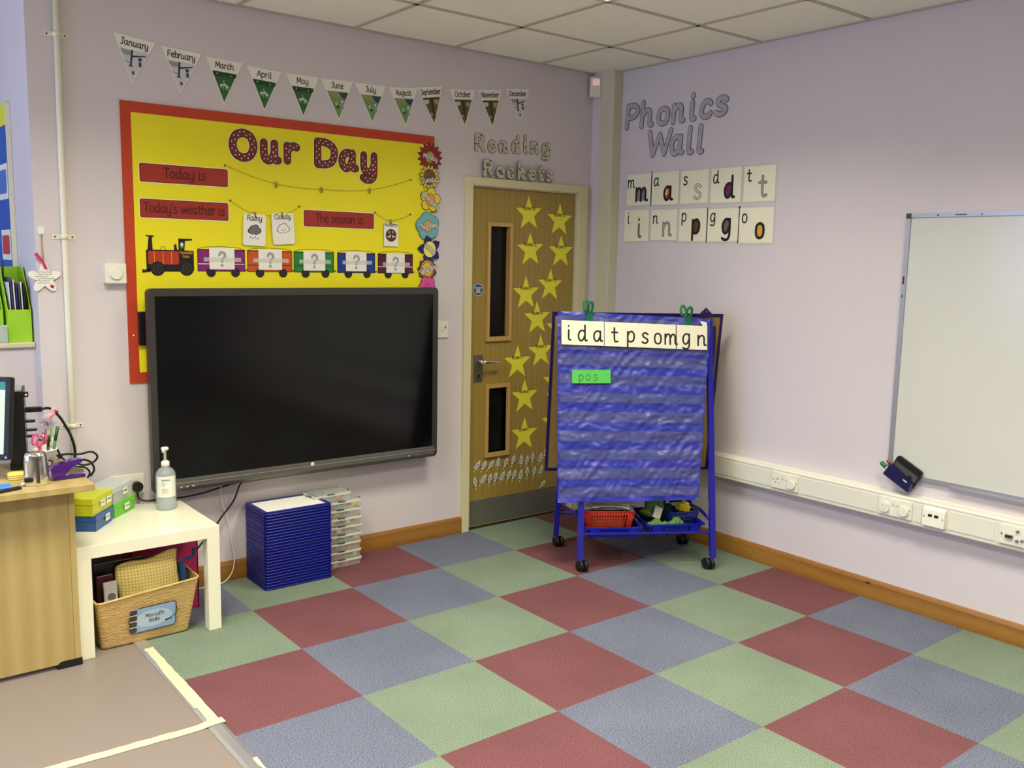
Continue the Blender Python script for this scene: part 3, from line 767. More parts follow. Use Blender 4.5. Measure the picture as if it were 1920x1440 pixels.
# weekday flowers
def petals(mb, cx, cy, n, r0, ln, wd, w, mo, mf, pointed=True, rot0=0.0, rim=.0025):
    for k in range(n):
        a = rot0 + 2 * PI * k / n
        dw = k * 3e-5
        def P_(s, l, m_, ww):
            pts = []
            for i in range(13):
                t = i / 12; x = r0 + l * t
                y = s * (math.sin(PI * t ** .8) if pointed else math.sin(PI * min(1, t * 1.0)) ** .55)
                pts.append((x, y))
            q = pts + [(x, -y) for x, y in pts[-2:0:-1]]
            flat(mb, BACK, [(cx + x * math.cos(a) - y * math.sin(a), cy + x * math.sin(a) + y * math.cos(a)) for x, y in q], ww + dw, ww + .0003 + dw, m_)
        P_(wd, ln, mo, w)
        P_(wd - rim, ln - rim * 1.2, mf, w + .0003 + 2e-5)
FL = [('Monday', (-1.247, 2.109), 'red pointed-petal'), ('Tuesday', (-1.251, 2.003), 'yellow sunflower with brown centre'), ('Wednesday', (-1.245, 1.885), 'yellow round-petal'),
      ('Thursday', (-1.260, 1.745), 'pale blue'), ('Friday', (-1.248, 1.622), 'navy-petal'), ('Saturday', (-1.262, 1.515), 'dark purple-petal'), ('', (-1.262, 1.425), 'pink')]
C_ = lambda n, c: mat('flower_' + n, c, .5)
for k, (day, (cx, cy), desc) in enumerate(FL):
    w0 = WB_ + .0005 + .0013 * k
    if day: lab = '%s flower cut-out reading %s on the board edge' % (desc, day)
    else: lab = 'pink flower cut-out half hidden behind the top of the television'
    t = thing('flower_cutout', BACK(cx, cy - .05, w0), lab, 'flower cut-out', 'weekday flowers down the board edge')
    mb = MB()
    if k == 0:
        petals(mb, cx, cy, 15, .022, .060, .0135, w0, M_DK, C_('red', (146, 36, 34))); mc = C_('green_centre', (190, 196, 90)); rc = .024
    elif k == 1:
        petals(mb, cx, cy, 15, .034, .036, .0115, w0, M_DK, C_('straw', (210, 190, 70))); mc = C_('brown', (112, 82, 40)); rc = .037
    elif k == 2:
        petals(mb, cx, cy, 5, .016, .052, .027, w0, M_TBLK, C_('yellow', (232, 210, 60)), False, PI / 2 - .15); mc = C_('orange', (222, 152, 70)); rc = .030
    elif k == 3:
        petals(mb, cx, cy, 5, .006, .072, .040, w0, mat('teal_ink', (20, 60, 66), .5), C_('pale_blue', (112, 176, 184)), False, PI / 2 + .2); mc = C_('amber', (220, 172, 78)); rc = .026
    elif k == 4:
        petals(mb, cx, cy, 5, .018, .060, .025, w0, M_TBLK, C_('navy', (26, 32, 104)), True, PI / 4 - .2); mc = C_('lemon', (238, 232, 90)); rc = .036
    elif k == 5:
        petals(mb, cx, cy, 9, .028, .036, .019, w0, M_TBLK, C_('purple', (82, 44, 92)), True, .3); mc = C_('gold', (228, 182, 66)); rc = .038
    else:
        petals(mb, cx, cy, 5, .004, .052, .028, w0, M_TBLK, C_('pink', (214, 84, 156)), False, PI / 2 + .5); mc = None; rc = .012
    mb.build('petals', t)
    mb = MB(); flat(mb, BACK, disc(cx, cy, rc + .0022, 24, (rc + .0022) * 1.1), w0 + .0006, w0 + .0008, M_DK if k not in (4, 5) else M_CARDC)
    flat(mb, BACK, disc(cx, cy, rc, 24, rc * 1.1), w0 + .0008, w0 + .0010, mc or C_('pink', (214, 84, 156)))
    if k in (0, 5):
        for j in range(18):
            a = 2 * PI * j / 18; flat(mb, BACK, disc(cx + rc * math.cos(a), cy + rc * 1.1 * math.sin(a), rc * .16, 8), w0 + .0008, w0 + .0010, mc)
    mb.build('flower_centre', t)
    if day:
        cfg_ = (cx + .002, cy + (0, -.012, -.004, .003, .004, .002)[k] - .003, .034)
        mb = MB(); text(mb, BACK, day, *cfg_, M_DK, w0 + .0034, .105, rot=(-.20, .10, -.62, .18, -.50, .38)[k], squeeze=.92); text(mb, BACK, day, *cfg_, M_WHITE, w0 + .0042, .056, rot=(-.20, .10, -.62, .18, -.50, .38)[k], squeeze=.92); mb.build('lettering', t)

# ================================================================== BUNTING
FLAGS = [((-2.836, 2.496), (-2.661, 2.477), (-2.769, 2.293)), ((-2.639, 2.47), (-2.462, 2.461), (-2.562, 2.276)), ((-2.442, 2.454), (-2.27, 2.448), (-2.364, 2.254)), ((-2.253, 2.442), (-2.081, 2.434), (-2.17, 2.244)), ((-2.06, 2.434), (-1.888, 2.435), (-1.972, 2.238)), ((-1.878, 2.433), (-1.703, 2.44), (-1.78, 2.242)), ((-1.693, 2.438), (-1.515, 2.443), (-1.59, 2.248)), ((-1.498, 2.442), (-1.324, 2.456), (-1.392, 2.255)), ((-1.328, 2.46), (-1.166, 2.488), (-1.216, 2.28)), ((-1.122, 2.478), (-0.95, 2.496), (-1.016, 2.294)), ((-0.934, 2.498), (-0.765, 2.518), (-0.827, 2.306)), ((-0.74, 2.527), (-0.569, 2.546), (-0.628, 2.351))]
MON = ['January', 'February', 'March', 'April', 'May', 'June', 'July', 'August', 'September', 'October', 'November', 'December']
c = lambda n, rgb: mat('flag_' + n, rgb, .6)
SN, SKY, TR, GR1, GR2, LMB = c('snow', (206, 206, 210)), c('snow_shadow', (150, 152, 164)), c('trunk', (60, 58, 62)), c('spring_green', (44, 104, 44)), c('dark_green', (30, 66, 34)), c('lamb', (196, 204, 186))
SG, SB, SBR, OL, OLL, BRN = c('summer_green', (116, 150, 92)), c('summer_blue', (44, 66, 100)), c('figure', (150, 140, 110)), c('autumn_olive', (92, 92, 40)), c('autumn_pale', (150, 150, 96)), c('autumn_trunk', (64, 50, 30))
SEA = ['winter', 'winter', 'spring', 'spring', 'spring', 'summer', 'summer', 'summer', 'autumn', 'autumn', 'autumn', 'winter']
DES = {'winter': 'snowy', 'spring': 'green spring', 'summer': 'summer meadow', 'autumn': 'olive autumn'}
for k, (tl, trr, ap) in enumerate(FLAGS):
    w0 = .0012 + (.002 if k == 8 else 0)
    U = Vector(trr) - Vector(tl); A = Vector(ap) - (Vector(tl) + Vector(trr)) / 2
    def F(u, v): 
        p = Vector(tl) + U * (.5 + (u - .5) * 1.0) + A * v
        return (p.x, p.y)
    def tri(v0, g): # inner triangle from depth v0
        return [F(v0 / 2 + g, v0), F(1 - v0 / 2 - g, v0), F(.5, 1 - 2 * g)]
    mb = MB(); flat(mb, BACK, [F(0, 0), F(1, 0), F(.5, 1)], w0, w0 + .001, M_WHITE if k not in () else M_LAM)
    o = tag(mb.build('bunting_flag'), 'white bunting triangle headed %s over a %s picture' % (MON[k], DES[SEA[k]]), 'bunting flag', 'month bunting flags')
    mb = MB(); wp = w0 + .0013
    cnt = [0]
    def shape(pts, m_, dw=.0003):
        cnt[0] += 1; mb.face([BACK(*F(u, v), wp + dw + cnt[0] * 3e-5) for u, v in pts], m_)
    s = SEA[k]
    base = {'winter': SN, 'spring': GR1, 'summer': SG, 'autumn': OL}[s]
    mb.face([BACK(a, b, wp) for a, b in tri(.28, .025)], base)
    if s == 'winter':
        shape([(.18, .30), (.40, .30), (.42, .40), (.30, .42), (.22, .38)], SKY); shape([(.42, .29), (.48, .29), (.47, .60), (.51, .64), (.40, .64), (.43, .58)], TR)
        shape([(.44, .40), (.80, .34), (.79, .36), (.47, .44)], TR, .0005); shape(disc(.65, .45, .045, 8, .04), TR); shape(disc(.655, .545, .05, 8, .06), SKY, .0002); shape(disc(.665, .56, .03, 8, .06), TR, .0005)
        shape([(.48, .74), (.53, .72), (.55, .80), (.50, .80)], TR); shape([(.30, .52), (.46, .55), (.45, .57), (.32, .55)], SKY, .0001)
    elif s == 'spring':
        shape([(.17, .29), (.83, .29), (.80, .38), (.6, .40), (.5, .37), (.3, .40), (.2, .37)], GR2)
        for x, y in ((.42, .58), (.50, .56), (.57, .60)): shape(disc(x, y, .05, 8, .035), LMB, .0004)
        for x, y in ((.40, .62), (.47, .63), (.54, .64), (.60, .65)): shape(rect(x - .008, y - .02, x + .008, y + .03), LMB, .0004)
        shape(disc(.48, .49, .02, 6, .02), LMB); shape(disc(.30, .33, .015, 6, .02), M_WHITE, .0005); shape(disc(.66, .35, .015, 6, .02), M_WHITE, .0005)
    elif s == 'summer':
        shape([(.52, .30), (.83, .30), (.74, .46), (.66, .44), (.6, .40)], SB); shape([(.17, .30), (.52, .30), (.60, .40), (.40, .42), (.22, .37)], OLL, .0001)
        shape(disc(.62, .52, .03, 8, .035), M_WHITE, .0005); shape([(.58, .56), (.66, .55), (.67, .70), (.60, .72)], SKY, .0004); shape(disc(.48, .66, .05, 8, .035), TR, .0005); shape([(.40, .55), (.46, .54), (.46, .62), (.42, .62)], LMB, .0006); shape([(.28, .38), (.36, .38), (.36, .44), (.30, .44)], SBR, .0004)
    else:
        shape([(.45, .30), (.55, .30), (.54, .62), (.58, .70), (.44, .70), (.47, .60)], BRN, .0004); shape(disc(.30, .38, .10, 9, .07), LMB, .0002); shape(disc(.68, .40, .10, 9, .08), OLL, .0002)
        shape(disc(.44, .72, .05, 8, .05), OLL, .0005); shape(disc(.55, .78, .035, 8, .06), BRN, .0005); shape([(.18, .29), (.82, .29), (.80, .33), (.20, .33)], BRN, .0003)
    mb.build('picture', o)
    ang = math.atan2(U.y, U.x)
    cu, cv = F(.5, .145)
    n = strokes(MON[k])[1]
    lettering('lettering', o, BACK, MON[k], cu, cv, .037, M_OUT, w0 + .0014, .055, rot=ang, width=(.117, .123, .088, .073, .063, .066, .06, .095, .128, .105, .122, .125)[k])

# ================================================================== TITLES
RD = [('R', -0.95, 2.164, -0.872, 2.268), ('e', -0.86, 2.165, -0.8, 2.241), ('a', -0.786, 2.168, -0.71, 2.244), ('d', -0.693, 2.174, -0.622, 2.282), ('i', -0.603, 2.18, -0.568, 2.289), ('n', -0.553, 2.182, -0.48, 2.261), ('g', -0.469, 2.154, -0.4, 2.262), ('R', -0.904, 2.027, -0.822, 2.129), ('o', -0.814, 2.027, -0.749, 2.1), ('c', -0.74, 2.028, -0.679, 2.102), ('k', -0.66, 2.027, -0.593, 2.137), ('e', -0.582, 2.028, -0.519, 2.104), ('t', -0.509, 2.028, -0.456, 2.125), ('s', -0.447, 2.028, -0.387, 2.102)]
for k, (ch, a, b, cc, d) in enumerate(RD):
    title_letter('wall_letter', BACK, ch, a, b, cc, d, .0098, .0023, M_CREAML, M_OUT, 'pale patched cut-out letter %s in the word %s above the door' % (ch, 'Reading' if k < 7 else 'Rockets'),
        'letter', 'pale cut-out letters above the door', w0=.001 if k < 7 else .023, deco=('patch', .016))
PH = [('P', -0.221, 2.348, -0.336, 2.504), ('h', -0.341, 2.346, -0.455, 2.512), ('o', -0.468, 2.346, -0.573, 2.461), ('n', -0.583, 2.346, -0.69, 2.466), ('i', -0.717, 2.348, -0.772, 2.507), ('c', -0.786, 2.349, -0.881, 2.465), ('s', -0.889, 2.353, -0.985, 2.471), ('W', -0.401, 2.175, -0.596, 2.336), ('a', -0.58, 2.17, -0.693, 2.295), ('l', -0.706, 2.17, -0.765, 2.333), ('l', -0.781, 2.167, -0.837, 2.335)]
for k, (ch, a, b, cc, d) in enumerate(PH):
    lab = 'grey cut-out letter %s in the word %s beside the corner' % (ch, 'Phonics' if k < 7 else 'Wall')
    if k == 9: lab = 'grey cut-out letter l right after the a of the word Wall'
    if k == 10: lab = 'grey cut-out letter l ending the word Wall'
    title_letter('wall_letter', RIGHT, ch, -a, b, -cc, d, .0134, .0030, M_GREYL, M_GREYO, lab, 'letter', 'grey cut-out letters on the right wall', slant=.07)

# ================================================================== PHONICS CARDS
PC = [('m', -0.253, 2.09, -0.445, 1.909), ('a', -0.456, 2.091, -0.658, 1.907), ('s', -0.675, 2.086, -0.873, 1.906), ('d', -0.892, 2.084, -1.093, 1.903), ('t', -1.112, 2.081, -1.308, 1.901),
      ('i', -0.241, 1.881, -0.439, 1.699), ('n', -0.459, 1.877, -0.658, 1.705), ('p', -0.676, 1.877, -0.871, 1.698), ('g', -0.883, 1.871, -1.089, 1.697), ('o', -1.095, 1.87, -1.31, 1.688)]
DL = {'m': ('grey mountains', (130, 132, 136)), 'a': ('a red and yellow fill', (190, 70, 30)), 's': ('a white fill', (222, 218, 190)), 'd': ('a purple fill', (120, 30, 70)), 't': ('a pale grey fill', (168, 164, 150)),
      'i': ('a thin grey fill', (120, 116, 104)), 'n': ('a pale netted fill', (170, 166, 146)), 'p': ('a brown fill', (96, 58, 40)), 'g': ('a grey-brown fill', (110, 96, 76)), 'o': ('an orange fill', (222, 160, 52))}
for k, (ch, y0, z1, y1, z0) in enumerate(PC):
    u0, u1 = -y0, -y1; cu, cv = (u0 + u1) / 2, (z0 + z1) / 2
    r = thing('phonics_card', RIGHT(cu, z0, .001), 'laminated letter card %s drawn with %s, %s row on the wall' % (ch, DL[ch][0], 'upper' if k < 5 else 'lower'), 'card', 'phonics cards on the right wall')
    mb = MB(); flat(mb, RIGHT, rect(u0 - .009, z0 - .010, u1 + .009, z1 + .009), .0008, .0014, M_LAM); mb.build('laminate_pouch', r)
    mb = MB(); flat(mb, RIGHT, rect(u0, z0, u1, z1), .0014, .0018, M_CARDC); mb.build('card_face', r)
    mb = MB(); text(mb, RIGHT, ch, u0 + .035, z1 - .050 if ch not in 'pg' else z1 - .042, .088, M_BLACK, .0022, .045, dn=8, sub=4); mb.build('lettering', r)
    mb = MB(); sts, L = strokes(ch, 4); h = .15; cx = u0 + (u1 - u0) * .62; cy = z0 + .062 + (.018 if ch in 'pg' else 0)
    q = [[(cx + (a - L / 2 + .02) * h, cy + (b - .25) * h) for a, b in st] for st in sts]
    M_F = mat('drawn_' + ch, DL[ch][1], .6)
    if ch in 'ado': # filled counter
        mb.face([RIGHT(a, b, .0020) for a, b in disc(cx + (.2 - L / 2 + .02) * h, cy, .17 * h, 16, .24 * h)], M_F)
        if ch == 'a': mb.face([RIGHT(a, b, .0021) for a, b in disc(cx + (.16 - L / 2) * h, cy + .008, .09 * h, 12, .14 * h)], C_('yellow', (232, 210, 60)))
    if ch in 'pg': mb.face([RIGHT(a, b, .0020) for a, b in disc(cx + (.22 - L / 2 + .02) * h, cy, .16 * h, 16, .24 * h)], M_F)
    if ch == 'm':
        for x in (.16, .43): mb.face([RIGHT(cx + (a - L / 2 + .02) * h, cy + (b - .25) * h, .0020) for a, b in ((x - .12, 0), (x - .08, .38), (x, .47), (x + .1, .38), (x + .13, 0))], M_F)
    ribbons(mb, RIGHT, q, .0075, .0022, .0022, M_BLACK if ch != 's' else M_OUT, 8, False)
    if ch in 'stin': ribbons(mb, RIGHT, q, .0045, .0024, .0024, M_F, 8, False)
    mb.build('letter_drawing', r)

# ================================================================== DOOR DECORATION
DP = Plane((0, .01, 0), (1, 0, 0), (0, 0, 1), (0, -1, 0))
STARS = [((-0.546, 1.946), 1.762, '14'), ((-0.306, 1.917), 1.735, '13'), ((-0.529, 1.737), 1.552, '12'), ((-0.289, 1.727), 1.547, '11'), ((-0.368, 1.526), 1.346, '10'), ((-0.555, 1.481), 1.296, '9'), ((-0.465, 1.332), 1.146, '8'), ((-0.29, 1.263), 1.079, '7'), ((-0.429, 1.129), 0.946, '6'), ((-0.609, 1.071), 0.885, '5'), ((-0.306, 0.936), 0.747, '4'), ((-0.548, 0.864), 0.675, '3'), ((-0.309, 0.686), 0.499, '2'), ((-0.545, 0.632), 0.443, '1')]
for k, ((u, vt), vb, num) in enumerate(STARS):
    R_ = (vt - vb) / 1.809; cv = vt - R_
    mb = MB(); flat(mb, DP, star(u + .004, cv, R_ * 1.02, R_ * .42, rot=PI / 2 + (.03, -.02, .04, 0, -.03, .02)[k % 6]), .0008, .0014, M_STAR)
    o = tag(mb.build('paper_star'), 'yellow paper star marked Rocket %s on the oak door' % num, 'star', 'yellow paper stars up the door')
    lettering('lettering', o, DP, 'Rocket ' + num, u + .004, cv + .030, .026, M_OUT, .0018, .055)
ROCK = [(-0.891, 0.376, 35), (-0.842, 0.371, 30), (-0.791, 0.368, 38), (-0.737, 0.379, 8), (-0.678, 0.368, 25), (-0.623, 0.376, 18), (-0.56, 0.37, 4), (-0.516, 0.361, 15), (-0.47, 0.373, 5), (-0.408, 0.366, 18), (-0.368, 0.397, 22), (-0.903, 0.278, -12), (-0.846, 0.289, 38), (-0.797, 0.284, 15), (-0.754, 0.289, 12), (-0.704, 0.289, 30), (-0.654, 0.287, 22), (-0.614, 0.285, 22), (-0.562, 0.278, 12), (-0.511, 0.288, 3), (-0.455, 0.287, 12), (-0.402, 0.288, 22), (-0.388, 0.196, 48)]
M_FLAME = mat('flame_yellow', (226, 196, 110), .5); M_ROK = mat('rocket_white', (216, 216, 212), .5); M_ROD = mat('rocket_dark', (44, 42, 46), .5)
for k, (u, v, an) in enumerate(ROCK):
    t_ = math.radians(-an); P = Plane(DP(u, v), (math.cos(t_), 0, math.sin(t_)), (-math.sin(t_), 0, math.cos(t_)), (0, -1, 0))
    w0 = .0007 + (k % 2) * .0008
    row = 'upper' if k < 11 else 'lower'; n = k + 1 if k < 11 else k - 10
    lab = 'small white paper rocket, %s from the left in the %s row on the door' % (ORD[n], row) if k < 22 else 'stray tilted paper rocket just above the metal kick plate'
    mb = MB(); flat(mb, P, [(-.010, -.012), (-.013, .006), (-.009, .022), (-.004, .030), (.004, .030), (.009, .022), (.013, .006), (.010, -.012), (.0075, -.024), (-.0075, -.024)], w0, w0 + .0005, M_ROK)
    flat(mb, P, rect(-.013, -.0125, .013, -.0095), w0 + .0005, w0 + .0007, M_ROD)
    flat(mb, P, disc(0, .033, .0042, 8), w0, w0 + .0005, M_FLAME if k % 3 else M_ROK)
    flat(mb, P, disc(0, -.038, .0042, 8, .007), w0, w0 + .0005, M_FLAME)
    for s in (-1, 1): flat(mb, P, [(s * .010, -.004), (s * .019, -.018), (s * .017, -.022), (s * .009, -.012)], w0, w0 + .0004, M_ROD if (k * 7) % 3 else M_ROK)
    flat(mb, P, rect(-.0055, -.005, .0055, .016), w0 + .0005, w0 + .0006, M_GREYQ)
    tag(mb.build('paper_rocket'), lab, 'paper rocket', 'small paper rockets low on the door')
mb = MB(); flat(mb, DP, disc(-.902, 1.402, .035, 28), .0004, .0012, M_WHITE); flat(mb, DP, disc(-.902, 1.402, .0325, 28), .0012, .0014, mat('sign_blue', (36, 78, 136), .4))
o = tag(mb.build('fire_door_sign'), 'small round blue fire door sign on the oak door above the handle', 'sign')
mb = MB(); text(mb, DP, 'Fire door', -.902, 1.412, .0145, M_WHITE, .0017, .06); text(mb, DP, 'keep', -.902, 1.400, .0145, M_WHITE, .0017, .06); text(mb, DP, 'locked', -.902, 1.388, .0145, M_WHITE, .0017, .06); mb.build('lettering', o)

# ================================================================== TELEVISION
tv = thing('interactive_screen', (-2.010, -.060, .500), 'large wall-mounted black interactive touch screen with grey bezel', 'screen')
mb = MB()
x0, x1, z0, z1 = -2.766, -1.254, .502, 1.420
mb.box((x0 + .05, -.075, z0 + .07), (x1 - .05, -.045, z1 - .06), M_BLK, .01)
mb.box((x0 + .45, -.045, .72), (x0 + 1.05, -.0105, 1.25), M_BLK, .004)
mb.build('rear_housing', tv)
mb = MB()
outer = rrect(x0, z0, x1, z1, .022, 5)
flat(mb, BACK, outer, .072, .112, M_BZ)
fr = mb.build('bezel', tv)
mb = MB(); mb.box((x0 + .030, -.1135, .563), (x1 - .034, -.1122, 1.386), M_SCR); mb.build('display_panel', tv)
mb = MB()
mb.prism([(x0 + .02, -.112, .560), (x0 + .02, -.118, .556), (x0 + .02, -.120, .520), (x0 + .02, -.112, .506)], (x1 - x0 - .04, 0, 0), M_BZ2)
mb.box((x0 + .01, -.1215, .5395), (x1 - .01, -.119, .5415), M_ALU)
lb = mb.build('lower_bezel', tv)
mb = MB(); mb.lathe([(.0095, 0), (.0095, .002)], (-1.999, -.119, .549), M_WHITE, 20, (0, -1, 0))
mb.box((-2.003, -.1216, .545), (-2.0015, -.121, .553), M_GREYQ); mb.box((-1.998, -.1216, .543), (-1.9965, -.121, .550), M_GREYQ)
mb.build('maker_logo', lb)
for u in (-2.647, -2.620, -2.593):
    mb = MB(); mb.box((u - .005, -.1225, .518), (u + .005, -.119, .525), M_ALU, .001); mb.build('control_button', lb)
mb = MB(); mb.box((-1.441, -.1212, .5225), (-1.436, -.119, .5255), mat('green_indicator', (60, 220, 80), .4, emit=1.5)); mb.build('indicator_lamp', lb)
mb = MB(); mb.box((-1.384, -.1212, .5225), (-1.379, -.119, .5255), mat('red_indicator', (230, 40, 30), .4, emit=1.5)); mb.build('indicator_lamp', lb)
mb = MB(); mb.box((-2.782, -.030, 1.165), (-2.745, -.0088, 1.315), M_BLK, .004)
tag(mb.build('wall_box'), 'small black box on the board, peeking out left of the screen', 'box')

def smooth3(pts, sub=6):
    out = []; n = len(pts); V = [Vector(p) for p in pts]
    for i in range(n - 1):
        p0, p1, p2, p3 = V[max(i - 1, 0)], V[i], V[i + 1], V[min(i + 2, n - 1)]
        for k in range(sub):
            t = k / sub; out.append(.5 * ((2 * p1) + (-p0 + p2) * t + (2 * p0 - 5 * p1 + 4 * p2 - p3) * t * t + (-p0 + 3 * p1 - 3 * p2 + p3) * t ** 3))
    out.append(V[-1]); return out
def cable(pts, r, m, label, name='cable', grp=None):
    mb = MB(); mb.tube(smooth3(pts), r, m, 8); return tag(mb.build(name), label, 'cable', grp)
B3 = lambda u, v, w: tuple(BACK(u, v, w))
# ================================================================== SMALL WALL FITTINGS
# alarm detector
t = thing('alarm_sensor', (-.078, -.03, 2.56), 'white ceiling-corner motion sensor with a reddish lens', 'sensor')
R45 = Matrix.Translation((-.085, -.035, 2.612)) @ Matrix.Rotation(math.radians(-30), 4, 'Z')
mb = MB(); mb.box((-.034, -.030, -.060), (.034, .012, .060), M_SOCK, .012, 3, R45); mb.build('sensor_case', t)
mb = MB(); mb.box((-.021, -.033, .008), (.021, -.029, .044), mat('sensor_lens', (226, 190, 176), .2, emit=.25), .003, 2, R45); mb.build('sensor_lens', t)
# light switch right of the screen
def plate(P, u0, v0, u1, v1, w0, label, name, cat, group=None):
    t = thing(name, tuple(P((u0 + u1) / 2, v0, w0)), label, cat, group)
    mb = MB(); q = rrect(u0, v0, u1, v1, .004, 3); flat(mb, P, q, w0, w0 + .008, M_SOCK); q2 = rrect(u0 + .003, v0 + .003, u1 - .003, v1 - .003, .003, 3); flat(mb, P, q2, w0 + .008, w0 + .0095, M_SOCK)
    mb.build('face_plate', t); return t
def pbox(mb, P, u0, v0, u1, v1, w0, w1, m): flat(mb, P, rect(u0, v0, u1, v1), w0, w1, m)
def sock_hole(mb, P, u, v, w):
    for du, dv, a, b in ((0, .011, .004, .008), (-.011, -.008, .007, .004), (.011, -.008, .007, .004)): pbox(mb, P, u + du - a / 2, v + dv - b / 2, u + du + a / 2, v + dv + b / 2, w, w + .0003, M_BLK)
t = plate(BACK, -1.190, 1.139, -1.116, 1.231, .0, 'white wall switch with a dark slot, between screen and door', 'wall_switch', 'switch')
mb = MB(); pbox(mb, BACK, -1.160, 1.178, -1.150, 1.198, .0095, .0125, M_SOCK); pbox(mb, BACK, -1.140, 1.190, -1.134, 1.204, .0095, .0105, M_BLK); mb.build('rocker', t)
# dimmer dial
t = plate(BACK, -2.916, 1.440, -2.829, 1.526, .028, 'cream square wall dial left of the yellow board', 'wall_dial', 'dial')
mb = MB(); pbox(mb, BACK, -2.914, 1.442, -2.831, 1.524, .0, .028, M_SOCK); mb.build('back_box', t)
mb = MB(); mb.lathe([(.026, 0), (.026, .008), (.023, .011), (.022, .010)], tuple(BACK(-2.872, 1.483, .0375)), M_SOCK, 28, (0, -1, 0)); mb.build('knob', t)
# conduit
M_PIPE = mat('cream_white_pipe', (228, 224, 200), .35)
t = thing('conduit_pipe', (-3.066, -.012, 0), 'tall cream conduit pipe clipped to the wall left of the board', 'pipe')
mb = MB(); mb.tube([(-3.066, -.0135, .0945), (-3.066, -.0135, 1.2), (-3.064, -.0135, 2.0), (-3.058, -.0135, H - .007)], .0125, M_PIPE, 16); mb.build('pipe', t)
for z in (2.448, 1.633, .829):
    mb = MB(); x = -3.066 + (.004 if z > 2 else 0)
    mb.box((x - .045, -.003, z - .010), (x + .045, 0, z + .010), M_PIPE, .001)
    mb.tube([(x, -.0135, z - .010), (x, -.0135, z + .010)], .0155, M_PIPE, 16)
    for s in (-1, 1): mb.lathe([(.004, 0), (.003, .002)], (x + s * .034, -.003, z), M_SPK, 8, (0, -1, 0))
    mb.build('clip', t)
# hook and hanging flower plaque
mb = MB(); q = disc(-3.152, 1.655, .0125, 16, .019); flat(mb, BACK, q, 0, .006, M_WHITE); mb.tube([B3(-3.152, 1.648, .006), B3(-3.152, 1.640, .015), B3(-3.152, 1.648, .020)], .0035, M_WHITE, 8)
tag(mb.build('wall_hook'), 'small white oval adhesive hook at the wall edge', 'hook')
t = thing('flower_plaque', B3(-3.148, 1.40, .006), 'white flower-shaped hanging plaque with handwriting and pink ribbon', 'plaque')
mb = MB(); pts = []
for k in range(60):
    a = 2 * PI * k / 60; r = .049 + .016 * math.cos(5 * (a - PI / 2)); pts.append((-3.148 + r * math.cos(a), 1.462 + r * math.sin(a)))
flat(mb, BACK, pts, .005, .010, M_WHITE); mb.build('plaque_board', t)
mb = MB(); mb.tube([B3(-3.150, 1.518, .011), B3(-3.154, 1.56, .013), B3(-3.155, 1.643, .017)], .0012, M_STR, 5); mb.tube([B3(-3.146, 1.518, .011), B3(-3.149, 1.56, .013), B3(-3.150, 1.643, .017)], .0012, M_STR, 5); mb.build('cord', t)
M_RIB = mat('pink_ribbon', (206, 40, 96), .5)
mb = MB()
flat(mb, BACK, [(-3.185, 1.560), (-3.172, 1.566), (-3.148, 1.530), (-3.135, 1.500), (-3.146, 1.498), (-3.158, 1.528)], .0135, .0148, M_RIB); mb.build('ribbon', t)
mb = MB()
for k in range(6):
    z = 1.486 - k * .009; q = [(-3.185 + .008 * i + (.01 if k % 2 else 0), z + .0018 * math.sin(i * 2.3 + k)) for i in range(9 - (k % 3))]
    ribbons(mb, BACK, [q], .0008, .0103, .0103, M_GREYO, 4, False)
mb.build('handwriting', t)
mb = MB()
for k in range(3): mb.face([tuple(BACK(a, b, .0105 + k * .0002)) for a, b in disc(-3.122 + k * .003, 1.428 - (k % 2) * .004, .007 - k * .0015, 9)], M_RIB if k != 1 else M_RED)
mb.build('painted_rose', t)
# double socket behind the table
t = plate(BACK, -2.925, .490, -2.777, .583, .0, 'white double wall socket above the white table with black plug', 'wall_socket', 'socket')
mb = MB(); sock_hole(mb, BACK, -2.885, .533, .0096); pbox(mb, BACK, -2.852, .555, -2.843, .571, .0095, .013, M_SOCK); pbox(mb, BACK, -2.860 + .02, .555, -2.831, .571, .0095, .013, M_SOCK); mb.build('socket_face', t)
t = thing('power_plug', B3(-2.812, .50, .0096), 'black plug in the wall socket, its lead running towards the screen', 'plug')
mb = MB(); flat(mb, BACK, disc(-2.812, .528, .024, 20, .023), .0098, .034, M_BLK); mb.build('plug_body', t)
mb = MB(); mb.tube(smooth3([B3(-2.812, .507, .022), B3(-2.808, .475, .030), B3(-2.78, .462, .045), B3(-2.72, .462, .05), B3(-2.62, .455, .045), B3(-2.52, .462, .045), B3(-2.43, .478, .045), B3(-2.344, .494, .06), B3(-2.335, .4975, .072)]), .0042, M_CABLE, 8); mb.build('lead', t)
cable([B3(-2.338, .499, .085), B3(-2.350, .480, .060), B3(-2.377, .402, .045), B3(-2.431, .332, .035), B3(-2.484, .263, .032), B3(-2.53, .215, .03), B3(-2.60, .14, .03), B3(-2.63, .10, .032)], .004, M_CABLE, 'black cable slanting down from under the screen to behind the table')
cable([B3(-2.446, .499, .085), B3(-2.443, .485, .06), B3(-2.434, .411, .04), B3(-2.405, .315, .032), B3(-2.382, .165, .036), B3(-2.379, .099, .045), B3(-2.40, .04, .05), B3(-2.45, .010, .06), B3(-2.54, .006, .06), B3(-2.60, .006, .05)], .0028, M_WCABLE, 'thin white cable hanging from the screen and looping to the floor')

